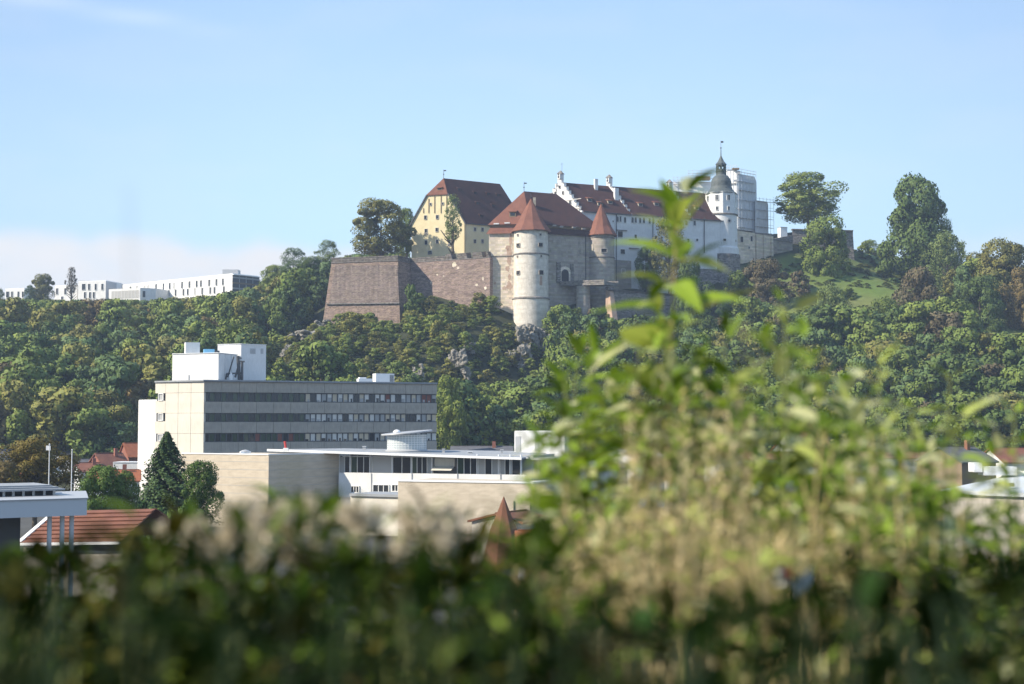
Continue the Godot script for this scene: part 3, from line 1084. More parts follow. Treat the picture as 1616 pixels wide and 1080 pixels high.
	var wn := facing(w0, w1)
	var e3 := (w1 - w0)
	e3.y = 0
	e3 = e3.normalized()
	var tp := w0 - e3 * 1.2
	bt.solid([lvl(tp - e3 * 1.2 + wn * 5, 32), lvl(tp + e3 * .8 + wn * 5, 32), lvl(tp + e3 * 1.2, 32), lvl(tp - e3 * 1.4, 32), lvl(tp - e3 * .6 + wn * 1.4, w0.y - .6), lvl(tp + e3 * .9 + wn * 1.4, w0.y - .6), lvl(tp + e3 * 1.1, w0.y), lvl(tp - e3 * 1.2, w0.y)])
	put(bt, "buttress", M.brick_patch, o3)
	var bc := nb(o3)
	bc.box(lvl(tp + wn * .6, w0.y - .2), Vector3(2.4, 1.1, 2.2), .3)
	put(bc, "pillar_cap", M.stone_base, o3)

func blob(o: Node3D, p: Vector3, nrm: Vector3, w: float, h: float, called: String, m: Material) -> void:
	# a patch of wall with a ragged outline, a hand's breadth thick
	var poly := PackedVector2Array()
	for i in 18:
		var a := TAU * i / 18
		var r := rng.randf_range(.65, 1.15)
		poly.append(Vector2(cos(a) * w * r, sin(a) * h * r))
	var b := nb(o)
	b.extrude(poly, p - nrm * .05, Vector3(nrm.z, 0, -nrm.x), nrm * .09)
	put(b, called, m, o)

func ring_at(p: Vector3, y: float) -> Vector3:
	return lvl(p, y)

func build_wing() -> void:
	var e := Vector3(cos(deg_to_rad(24.0)), 0, -sin(deg_to_rad(24.0)))
	var A := at(918.5, 390, 484)
	var back := Vector3(-14.3, 0, -13.8)
	var eave := at(918.5, 332, 484).y
	var ridge := at(883, 288, 491).y
	var base := 44.0
	var gdir := -back.normalized()
	var gw := back.length()
	var cuts := [0.0, 19.1, 43.6, 61.0]
	var what := ["long white castle wing with a stepped gable facing the gatehouse roof", "middle section of the white castle wing between two stepped fire walls", "last section of the white castle wing beside the clock tower"]
	for k in 3:
		var a: Vector3 = A + e * cuts[k]
		var b: Vector3 = A + e * cuts[k + 1]
		var o := thing("castle_wing", what[k], "building", lvl(a, base), "sections of the white castle wing")
		var s := nb(o)
		s.prism([a, b, b + back, a + back], base, eave)
		put(s, "wall", M.white_plaster, o)
		gable_roof(o, M.roof_tile_shaded, a + e * .5, b, back, eave, ridge, .5)
		# stepped wall at its near end
		var thick := 0.9
		var g := nb(o)
		var mid: Vector3 = a + back * .5
		var steps := 8 if k == 0 else 7
		g.extrude(stepped(gw + .6, base if k == 0 else eave - 1.0, eave, ridge + 1.0, steps), lvl(mid, 0) - e * .3, gdir, e * thick)
		put(g, "stepped_gable", M.white_plaster, o)
		var cp := nb(o)
		var prof := stepped(gw + .6, base, eave, ridge + 1.0, steps)
		for i in range(3, prof.size()):
			var p := prof[i - 1]
			var q := prof[i]
			if absf(p.y - q.y) < .01 and absf(p.x - q.x) > .1:
				var wp := lvl(mid, 0) - e * .3 + gdir * (p.x + q.x) / 2 + e * thick / 2
				cp.box(lvl(wp, p.y + .003), Vector3(absf(p.x - q.x) + .15, .14, thick + .3), atan2(e.x, e.z) + PI)
		put(cp, "step_coping", M.stone_frame, o)
		# little turret on the ridge end
		var t := nb(o)
		var tp := lvl(mid + e * .15, ridge + 1.0)
		var ty := atan2(e.x, e.z)
		t.box(tp + Vector3(0, .14, 0), Vector3(1.9, 1.7, 1.5), ty)
		var tu := put(t, "gable_turret", M.white_plaster, o)
		var tr := nb(o)
		tr.lathe(tp + Vector3(0, 1.84, 0), [Vector2(1.5, 0), Vector2(1.45, .15), Vector2(0.1, 1.3)], 4, ty + PI / 4, true)
		put(tr, "turret_cap", M.stone_base, tu)
		var th := nb(o)
		th.box(tp + Vector3(0, .5, 0) - e * .5, Vector3(.9, .8, .7), ty)
		put(th, "turret_opening", M.hole_shade, tu)
	# things on each section
	var kids := []
	for c in get_children():
		if c.name.begins_with("castle_wing"):
			kids.append(c)
	var w0: Node3D = kids[0]
	var w1: Node3D = kids[1]
	var w2: Node3D = kids[2]
	var g0 := A - e * .3
	var g1 := A + back - e * .3
	holes(w0, g0, g1, [[876.7, 305.2, .7, 1.1], [888.8, 304.5, .7, 1.1], [889, 319.5, .8, 1.5], [900, 319.6, .8, 1.5], [883.4, 295.4, .8, .9], [877, 319, .8, 1.5]], M.stone_frame, M.dark_pane)
	wall_slab(w0, "gable_ledge", M.stone_frame, g0, g1, eave + .6, eave + .9, .1, .15)
	wall_slab(w0, "gable_ledge", M.stone_frame, g0, g1, eave + 3.9, eave + 4.15, .1, .13)
	var F0 := A
	var F1 := A + e * 61
	holes(w0, F0, F1, [[974.6, 346, .8, 1.9], [979, 346, .8, 1.9], [986.2, 347.5, .9, 1.9], [967.4, 349.5, .5, .6], [978.6, 369.8, 1.9, 2.0], [982.6, 397.4, 1.7, 1.6], [983.5, 428, 1.3, 1.4]], M.white_frame, M.dark_pane)
	holes(w1, F0, F1, [[998, 347.5, .9, 1.9], [1003, 347.6, .9, 1.9], [1010, 348, .9, 1.9], [1016, 348, .9, 1.9], [1003, 373.5, .9, 1.3], [1025, 349, .9, 1.9], [1031, 349, .9, 1.9], [1012, 398, 1.3, 1.3], [1045, 350, .9, 1.9], [1051, 350, .9, 1.9], [1035, 375, .9, 1.3]], M.white_frame, M.dark_pane)
	holes(w2, F0, F1, [[1083, 352, 1.0, 1.7], [1096, 352.5, 1.0, 1.7], [1100, 379, .9, .9], [1086, 380, .9, 1.4]], M.white_frame, M.dark_pane)
	for q in [[w1, 1000, 379.5, 3.6], [w1, 1000, 393, 3.6], [w0, 981, 364.4, 4.0]]:
		var s := nb(q[0])
		s.box(on_plane(F0, facing(F0, F1), q[1], q[2]), Vector3(q[3], .28, 1.0), atan2(facing(F0, F1).x, facing(F0, F1).z))
		put(s, "canopy_ledge", M.stone_base, q[0])
	wall_slab(w0, "grey_plinth", M.grey_plaster, A + e * 10, A + e * 19.0, base, at(980, 411, 490).y, .2, .12)
	wall_slab(w2, "plinth_band", M.stone_base, A + e * 43.6, A + e * 60, base, at(1095, 424, 503).y, .2, .15)
	for q in [[w0, 972.3, 336, 452], [w1, 1030, 342, 440], [w2, 1111, 344, 400]]:
		var s := nb(q[0])
		var nn := facing(F0, F1)
		s.tube(on_plane(F0, nn, q[1], q[2]) + nn * .25, on_plane(F0, nn, q[1], q[3]) + nn * .25, .15, .15, 6)
		put(s, "drain_pipe", M.metal_dark, q[0])
	# dormers and chimneys
	var nrm := facing(F0, F1)
	var slope := (ridge - eave) / (gw * .5)
	var pn := e.cross(lvl(A + back * .5, ridge) - lvl(A, eave)).normalized()
	for q in [[w0, 963, 322], [w0, 931, 318.5], [w1, 1011, 326], [w1, 1036, 325], [w2, 1100, 331], [w0, 947, 325]]:
		dormer(q[0], on_plane(lvl(A, eave), pn, q[1], q[2]), nrm, Vector3(0, slope * 1.25, 0), 1.7, 1.1, M.grey_plaster, M.roof_tile)
	for q in [[w0, 940.5, 298, 3.4, 1.2], [w1, 972.4, 313.5, 3.6, 1.5], [w0, 973.5, 311, .1, .1]]:
		var p := on_plane(lvl(A, eave), pn, q[1], q[2])
		var s := nb(q[0])
		s.box(p - Vector3(0, .8, 0), Vector3(q[4], q[3] + .8, q[4] * .8), atan2(nrm.x, nrm.z))
		put(s, "chimney", M.white_plaster, q[0])
	var an := nb(w0)
	an.tube(lvl(A + back * .5, ridge) + Vector3(.6, 2, 0), lvl(A + back * .5, ridge) + Vector3(.6, 6.8, 0), .06, .04, 5)
	an.bar(lvl(A + back * .5, ridge) + Vector3(.1, 6.4, 0), lvl(A + back * .5, ridge) + Vector3(1.1, 6.4, 0), .06, .06)
	put(an, "aerial", M.iron, w0)

func build_clock_tower() -> void:
	var c := at(1138.8, 360, 512)
	var d := 506.5
	var y := func(py: float) -> float: return at(1138.8, py, d).y
	var R := 5.65
	var o := thing("clock_tower", "white castle tower with dark onion dome and open lantern", "tower", lvl(c, 50))
	var b := nb(o)
	var ph := -PI / 8 - .35
	b.lathe(lvl(c, 0), [Vector2(R * 1.02, y.call(337.0)), Vector2(R * 1.02, y.call(302.0))], 8, ph, true)
	put(b, "octagonal_storey", M.white_plaster, o)
	var m := nb(o)
	m.lathe(lvl(c, 0), [Vector2(R, y.call(388.0)), Vector2(R * .985, y.call(337.0))], 36)
	put(m, "round_storey", M.white_plaster, o)
	var g := nb(o)
	g.lathe(lvl(c, 0), [Vector2(R, y.call(338.4)), Vector2(R + .3, y.call(338.0)), Vector2(R + .3, y.call(336.4)), Vector2(R - .1, y.call(335.6))], 36)
	put(g, "ledge", M.stone_base, o)
	var l := nb(o)
	l.lathe(lvl(c, 0), [Vector2(R * 1.09, y.call(401.0)), Vector2(R * 1.08, y.call(390.5)), Vector2(R * .98, y.call(387.0))], 36)
	put(l, "corbelled_storey", M.white_plaster, o)
	var s := nb(o)
	s.lathe(lvl(c, 0), [Vector2(R * 1.2, 46.0), Vector2(R * 1.16, y.call(402.0)), Vector2(R * 1.16, y.call(400.5)), Vector2(R * .98, y.call(399.6))], 36)
	put(s, "stone_base", M.stone_base, o)
	# dome
	var px := .2275
	var dm := nb(o)
	var prof := []
	for q in [[25.6, 303.8], [25.6, 303.0], [21.5, 299.5], [18.4, 295.5], [16.8, 291], [16.6, 287], [16.3, 283], [14.8, 279], [12.2, 275.4], [8.8, 272.8], [8.4, 272.0], [8.4, 267.5], [9.0, 267.2], [9.0, 266.4], [0.1, 266.4]]:
		prof.append(Vector2(q[0] * px * .99, y.call(q[1])))
	dm.lathe(lvl(c, 0), prof, 16, ph)
	put(dm, "onion_dome", M.slate_dome, o)
	var ln := nb(o)
	for i in 8:
		var a := TAU * i / 8 + ph
		var p := lvl(c, y.call(266.5)) + Vector3(cos(a), 0, sin(a)) * 1.62
		ln.box(p, Vector3(.34, y.call(256.5) - y.call(266.5), .34), -a)
	ln.lathe(lvl(c, 0), [Vector2(1.45, y.call(266.4)), Vector2(1.85, y.call(266.3)), Vector2(1.85, y.call(263.5)), Vector2(1.5, y.call(263.5))], 8, ph, true)
	ln.lathe(lvl(c, 0), [Vector2(1.4, y.call(258.0)), Vector2(1.85, y.call(257.8)), Vector2(1.85, y.call(255.0)), Vector2(1.4, y.call(255.0))], 8, ph, true)
	put(ln, "lantern", M.slate_dome, o)
	var ro := nb(o)
	ro.lathe(lvl(c, 0), [Vector2(0.1, y.call(255.8)), Vector2(8.9 * px, y.call(255.6)), Vector2(8.9 * px, y.call(255.0)), Vector2(5.0 * px, y.call(250.5)), Vector2(2.6 * px, y.call(245.5)), Vector2(.9 * px, y.call(241.5)), Vector2(.35 * px, y.call(228.0)), Vector2(.01, y.call(227))], 8, ph, true)
	put(ro, "spire", M.slate_dome, o)
	var f := nb(o)
	f.lathe(lvl(c, y.call(229.0)), [Vector2(.01, -.3), Vector2(.26, -.15), Vector2(.3, 0), Vector2(.26, .15), Vector2(.01, .3)], 10)
	f.tube(lvl(c, y.call(229.0)), lvl(c, y.call(217.0)), .06, .04, 5)
	f.box(lvl(c, y.call(220.8)) + Vector3(.48, 0, 0), Vector3(.9, .65, .05))
	put(f, "weather_vane", M.iron, o)
	# openings
	var face := func(i: int) -> Vector3:
		var a := TAU * (i + .5) / 8 + ph
		return Vector3(cos(a), 0, sin(a))
	for i in 8:
		var n: Vector3 = face.call(i)
		if n.z < .2:
			continue
		var p: Vector3 = c + n * R * 1.02 * cos(PI / 8)
		window(o, lvl(p, y.call(311.5)), n, 1.15, 1.9, M.white_frame, M.dark_pane, "window", 1)
		window(o, lvl(p, y.call(328.5)), n, .75, 1.3, M.white_frame, M.dark_pane)
	for q in [[1118, 347.5], [1130, 347.5], [1150.5, 348.5]]:
		var sn := clampf((at(q[0], q[1], 507.5).x - c.x) / R, -.95, .95)
		var n := Vector3(sn, 0, sqrt(1 - sn * sn))
		var k := nb(o)
		var p := lvl(c + n * (R - .06), y.call(q[1]))
		var x := Vector3(n.z, 0, -n.x)
		var ring := PackedVector2Array()
		var hole := PackedVector2Array()
		for i in 16:
			ring.append(Vector2(cos(TAU * i / 16), sin(TAU * i / 16)) * .95)
			hole.append(Vector2(cos(TAU * i / 16), sin(TAU * i / 16)) * .45)
		k.extrude(ring, p, x, n * .16)
		var ow := put(k, "round_window", M.stone_frame, o)
		var h := nb(o)
		h.extrude(hole, p + n * .1, x, n * .08)
		put(h, "pane", M.hole_shade, ow)
	round_holes(o, c, R, [[1140, 382, .9, .7], [1159, 382, .4, .6]], M.stone_frame, M.hole_shade)
	round_holes(o, c, R * 1.16, [[1161, 406.5, .7, .6]], M.stone_frame, M.hole_shade)

func build_scaffold() -> void:
	var p := at(1100, 330, 548)
	var o := thing("scaffolded_keep", "castle building wrapped in white sheeting and scaffolding behind the clock tower", "scaffolded building", lvl(p, 62))
	var a0 := at(1062.5, 306, 548)
	var a1 := at(1163, 306, 549)
	var lowtop := at(1062.5, 286.5, 548).y
	var midtop := at(1150, 268.5, 545).y
	var s := nb(o)
	var deep := Vector3(3, 0, -13)
	s.prism([a0, a1, a1 + deep, a0 + deep], 62, lowtop)
	put(s, "lower_sheeting", M.scaffold_sheet, o)
	var m0 := at(1146, 300, 545)
	var m1 := at(1163.5, 300, 543)
	var m2 := at(1191, 300, 550)
	var t := nb(o)
	t.prism([m0, m1, m1 + (m2 - m1) * .05 + deep, m0 + deep], 62, midtop)
	put(t, "tall_sheeting", M.scaffold_sheet, o)
	var n1 := nb(o)
	n1.prism([m1, m2, m2 + deep, m1 + (m2 - m1) * .06 + deep], 62, at(1165, 274, 543).y)
	put(n1, "scaffold_net", M.scaffold_net, o)
	var q0 := at(1191.5, 340, 548)
	var q1 := at(1211, 340, 552)
	var n2 := nb(o)
	n2.prism([q0, q1, q1 + deep * .6, q0 + deep * .6], 62, at(1200, 316, 548).y)
	put(n2, "side_net", M.scaffold_net, o)
	# poles, boards and rails of the scaffold
	var frames := [[m1, m2, 66.0, at(1165, 267, 543).y, 6, 9], [q0, q1 + (q1 - q0) * .42, 64.0, at(1200, 313, 548).y, 5, 7], [at(1086, 285, 547), at(1128, 285, 547), lowtop, at(1090, 270, 547).y, 6, 2], [m0, m1, 70.0, midtop + 1.2, 4, 5], [a0, at(1090, 300, 547), lowtop - 2, lowtop + 1.4, 4, 2]]
	for fr in frames:
		var u: Vector3 = fr[0]
		var v: Vector3 = fr[1]
		var nn := facing(u, v)
		for i in fr[4] + 1:
			var x := u.lerp(v, float(i) / fr[4]) + nn * .7
			var b := nb(o)
			b.tube(lvl(x, fr[2]), lvl(x, fr[3] + .5), .07, .07, 5)
			put(b, "scaffold_pole", M.metal_pale, o)
		for j in fr[5]:
			var yy: float = lerpf(fr[2], fr[3], (j + 1.0) / fr[5])
			var b := nb(o)
			b.bar(lvl(u + nn * .72, yy), lvl(v + nn * .72, yy), .09, .09)
			put(b, "ledger", M.metal_pale, o)
			var d := nb(o)
			d.bar(lvl(u + nn * .4, yy - 1.0), lvl(v + nn * .4, yy - 1.0), .5, .1)
			put(d, "scaffold_board", M.timber if j % 3 == 0 else M.scaffold_net, o)
	var bx := nb(o)
	bx.box(at(1109, 284.8, 547), Vector3(5.5, 1.4, 2))
	put(bx, "material_pile", M.timber, o)
	var bx2 := nb(o)
	bx2.box(at(1161, 268, 542.5), Vector3(2.6, .6, 1.5))
	put(bx2, "board_pile", M.timber, o)
	for q in [[1166, 275, 1.2, 1.2], [1160.5, 287, 1.3, .8], [1076, 297, 2.2, 1.2]]:
		var k := nb(o)
		k.box(at(q[0], q[1], 542.3 if q[0] > 1100 else 547.6), Vector3(q[2], q[3], .2))
		put(k, "opening", M.metal_grey, o)

func build_upper_walls() -> void:
	var segs := [
		[at(1158, 400, 514), at(1192, 398, 520), at(1166, 363.5, 515).y, at(1192, 368, 520).y, "white rampart wall with grass on top beside the clock tower"],
		[at(1192, 398, 520.2), at(1218.5, 394, 526), at(1193, 369, 520).y, at(1218, 371, 526).y, "second white rampart wall with buttresses below the scaffolding"],
		[at(1218.5, 392, 526.3), at(1251, 388, 534), at(1219, 379, 526).y, at(1250, 373.5, 534).y, "low weathered wall running up to the round bastion"],
	]
	for s in segs:
		var o := thing("rampart_wall", s[4], "wall", lvl(s[0], 56), "rampart walls right of the clock tower")
		wall_slab(o, "wall_face", M.old_plaster if s != segs[2] else M.grey_plaster, s[0], s[1], 54, s[2], 2.0, 0, s[3])
		wall_slab(o, "coping", M.stone_base, s[0], s[1], s[2] + .01, s[2] + .45, 2.2, .2, s[3] + .45)
		var nn := facing(s[0], s[1])
		if s == segs[1]:
			for t in [.05, .5, .95]:
				var b := nb(o)
				b.box(lvl((s[0] as Vector3).lerp(s[1], t) + nn * .3, 54), Vector3(.9, s[3] - 54.6, .8), atan2(nn.x, nn.z))
				put(b, "buttress", M.old_plaster, o)
		elif s == segs[0]:
			holes(o, s[0], s[1], [[1170.5, 378, 1.3, 2.0], [1186, 377, .9, 1.8], [1182, 391, .5, .8]], M.stone_frame, M.hole_shade)
	var c := at(1300, 380, 556)
	var o2 := thing("round_bastion", "dark grey stone bastion under the big tree beyond the scaffolding", "bastion", lvl(c, 58))
	var b2 := nb(o2)
	var top := at(1300, 367, 548).y
	b2.prism([at(1249, 390, 541), at(1350.5, 410, 545), at(1350.5, 410, 580), at(1249, 390, 580)], 52, top, [at(1250.5, 390, 541.6), at(1346.5, 400, 545.6), at(1346.5, 400, 579), at(1250.5, 390, 579)])
	put(b2, "wall_face", M.stone_base, o2)
	for e in [[at(1250.5, 390, 541.4), at(1276, 390, 542.4)], [at(1280, 390, 542.5), at(1347, 400, 545.4)]]:
		wall_slab(o2, "coping", M.parapet_stone, e[0], e[1], top + .01, top + .5, 1.4, .2)
	var bx := at(1235, 371.5, 537)
	var o3 := thing("site_container", "small white site cabin on the wall below the scaffolding", "container", bx)
	var b3 := nb(o3)
	b3.box(bx - Vector3(0, 2.2, 0), Vector3(2.8, 5.0, 2.4), .3)
	put(b3, "cabin", M.scaffold_sheet, o3)
	var b4 := nb(o3)
	b4.box(bx + Vector3(0, 2.8, 0), Vector3(3.0, .2, 2.6), .3)
	put(b4, "cabin_roof", M.metal_grey, o3)
	# a thin mast with a red and white shelter on the saddle behind
	var mp := at(1376, 408, 594)
	var o4 := thing("signal_mast", "thin mast beside a small red and white hut on the skyline", "mast", mp)
	var b5 := nb(o4)
	b5.tube(mp - Vector3(0, 2, 0), mp + Vector3(0, 7.6, 0), .12, .06, 6)
	put(b5, "pole", M.metal_white, o4)
	var b6 := nb(o4)
	b6.box(mp + Vector3(1.5, -1, 0), Vector3(2.2, 4.2, 1.6))
	put(b6, "hut", M.metal_white, o4)
	var b7 := nb(o4)
	b7.box(mp + Vector3(1.5, 1.2, 0), Vector3(2.3, 1.0, 1.7))
	put(b7, "red_band", M.paint_red, o4)

# ---------------------------------------------------------------- the long white building on the ridge
func block(o: Node3D, called: String, m: Material, a: Vector3, b: Vector3, depth: float, y0: float, y1: float) -> void:
	var nn := facing(a, b)
	var s := nb(o)
	s.prism([a, b, b - nn * depth, a - nn * depth], y0, y1)
	put(s, called, m, o)

func build_ridge_hospital() -> void:
	var a := at(193, 470, 705)
	var b := at(366.5, 460, 652)
	var y1 := at(366.5, 432.8, 652).y
	var y0 := y1 - 9.6
	var o := thing("ridge_hospital", "long white flat-roofed block with two rows of tall windows on the ridge", "building", lvl(a, y0))
	var nn := facing(a, b)
	block(o, "facade", M.white_render, a, b, 16, y0, y1)
	block(o, "roof_edge", M.metal_white, a - nn * .1, b - nn * .1, 15.6, y1 + .003, y1 + .35)
	for x in [206, 216, 228, 234, 246.5, 258, 268, 275, 287.5, 299, 310.5, 317.3, 330.3, 341.6, 352]:
		var up: float = lerpf(450.5, 439.0, (x - 206.0) / 146.0) + (2.0 if x > 240 else 1.0)
		window(o, on_plane(a, nn, x, up + 4.0), nn, 1.15, 3.0 if x > 240 else 1.8, M.white_frame, M.grey_blind if x in [216, 228, 234, 275] else M.pane_dark)
	for x in [248, 257.8, 266.4, 277.2, 289.6, 296.5, 307.7, 319.3, 332, 338.6, 353.5]:
		var up: float = lerpf(464.0, 457.5, (x - 248.0) / 105.0)
		window(o, on_plane(a, nn, x, up), nn, 1.15, 3.0, M.white_frame, M.grey_blind if x in [257.8, 307.7] else M.pane_dark)
	var c := b - nn * 16.0
	var n2 := (b - a).normalized()
	n2.y = 0
	n2 = n2.normalized()
	wall_slab(o, "balcony_front", M.metal_dark, b, c, y0, y1 - .4, .1, .1)
	for k in 4:
		wall_slab(o, "balcony_band", M.blind_grey if k % 2 else M.timber, b, c, y0 + .3 + k * 2.5, y0 + 1.0 + k * 2.5, .1, .35)
	wall_slab(o, "roof_slab", M.metal_white, b, c, y1 - .38, y1 - .05, .05, .9)
	for t in [.25, .5, .75]:
		var v := nb(o)
		v.box(lvl(b.lerp(c, t), y0) + n2 * .12, Vector3(.35, y1 - y0 - .5, .2), atan2(n2.x, n2.z))
		put(v, "balcony_post", M.metal_grey, o)
	for q in [[353, 377.5, 426.6, 432.2], [205, 191, 445, 449], [126, 156, 444, 447]]:
		if q[1] > q[0]:
			var d := 668.0 if q[0] > 300 else 712.0
			var s2 := nb(o)
			var p := at((q[0] + q[1]) / 2, q[3] + 2, d)
			s2.box(p, Vector3((q[1] - q[0]) * d / F, at(q[0], q[2], d).y - p.y, 6))
			put(s2, "plant_room", M.metal_grey, o)
	# projecting lower pavilion
	var p0 := at(171.5, 470, 676)
	var p1 := at(221, 470, 669)
	var p2 := at(245.5, 470, 672)
	var py := at(221, 454.5, 669).y
	var o2 := thing("hospital_annex", "low white annex with a grey window strip before the long ridge block", "building", lvl(p0, py - 7))
	var pn := facing(p0, p1)
	var s3 := nb(o2)
	s3.prism([p0, p1, p2, p2 - pn * 12, p0 - pn * 12], py - 6, py)
	put(s3, "wall", M.white_render, o2)
	var k0 := on_plane(p0, pn, 176, 466)
	var k1 := on_plane(p0, pn, 219, 466)
	wall_slab(o2, "window_strip", M.grey_blind, k0, k1, at(176, 471, 672).y, at(176, 459, 672).y, .1, .08)
	for i in 9:
		var v := nb(o2)
		v.box(lvl(k0.lerp(k1, i / 8.0), at(176, 471, 672).y) + pn * .1, Vector3(.15, 3.5, .12), atan2(pn.x, pn.z))
		put(v, "mullion", M.white_frame, o2)
	holes(o2, p1, p2, [[227, 464.5, 1.3, 3.0]], M.white_frame, M.pane_dark)
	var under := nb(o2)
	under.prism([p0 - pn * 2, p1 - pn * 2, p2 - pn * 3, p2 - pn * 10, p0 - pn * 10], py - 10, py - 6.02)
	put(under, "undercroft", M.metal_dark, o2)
	for x in [186, 200, 214, 229, 240]:
		var v := nb(o2)
		v.box(lvl(on_plane(p0, pn, x, 472) - pn * 1.2, py - 10), Vector3(.5, 3.98, .5))
		put(v, "pillar", M.white_render, o2)
	# lesser wings to the west
	for q in [[123, 166.5, 443.5, 700.0, 696.0, "white wing with four tall windows west of the grey annex roof", [132, 140.5, 151, 161.5], [134, 142, 148]], [86, 121, 450.5, 708.0, 704.0, "short white wing half hidden by trees on the ridge", [90, 103, 112], [98]], [8, 38, 455.5, 724.0, 720.0, "far white end of the ridge complex behind the tall trees", [12, 19, 29, 36], [16]]]:
		var w0 := at(q[0], 470, q[3])
		var w1 := at(q[1], 470, q[4])
		var yy := at(q[1], q[2], q[4]).y
		var o3 := thing("hospital_wing", q[5], "building", lvl(w0, yy - 9.8), "lesser wings of the ridge complex")
		var wn := facing(w0, w1)
		block(o3, "facade", M.white_render, w0, w1, 15, yy - 9.8, yy)
		block(o3, "roof_edge", M.metal_white, w0 - wn * .1, w1 - wn * .1, 14.6, yy + .003, yy + .3)
		for x in q[6]:
			window(o3, on_plane(w0, wn, x, q[2] + 9.5), wn, 1.9 if x == 132 or x == 12 else 1.1, 3.0, M.white_frame, M.pane_dark)
		for x in q[7]:
			window(o3, on_plane(w0, wn, x, q[2] + 22.5), wn, 1.1, 3.0, M.white_frame, M.pane_dark)
		if q[0] == 123:
			var e1 := at(193, 470, 712)
			var s4 := nb(o3)
			s4.prism([w1 + Vector3(.05, 0, 0), e1, e1 - wn * 10, w1 - wn * 10], yy - 9.8, yy - .1)
			put(s4, "side_wall", M.metal_grey, o3)  # grey colour paints the shade on this side of a white wing

# ---------------------------------------------------------------- the town
func build_town() -> void:
	build_office()
	build_hall()
	build_low_building()
	build_pavilion()
	build_houses()

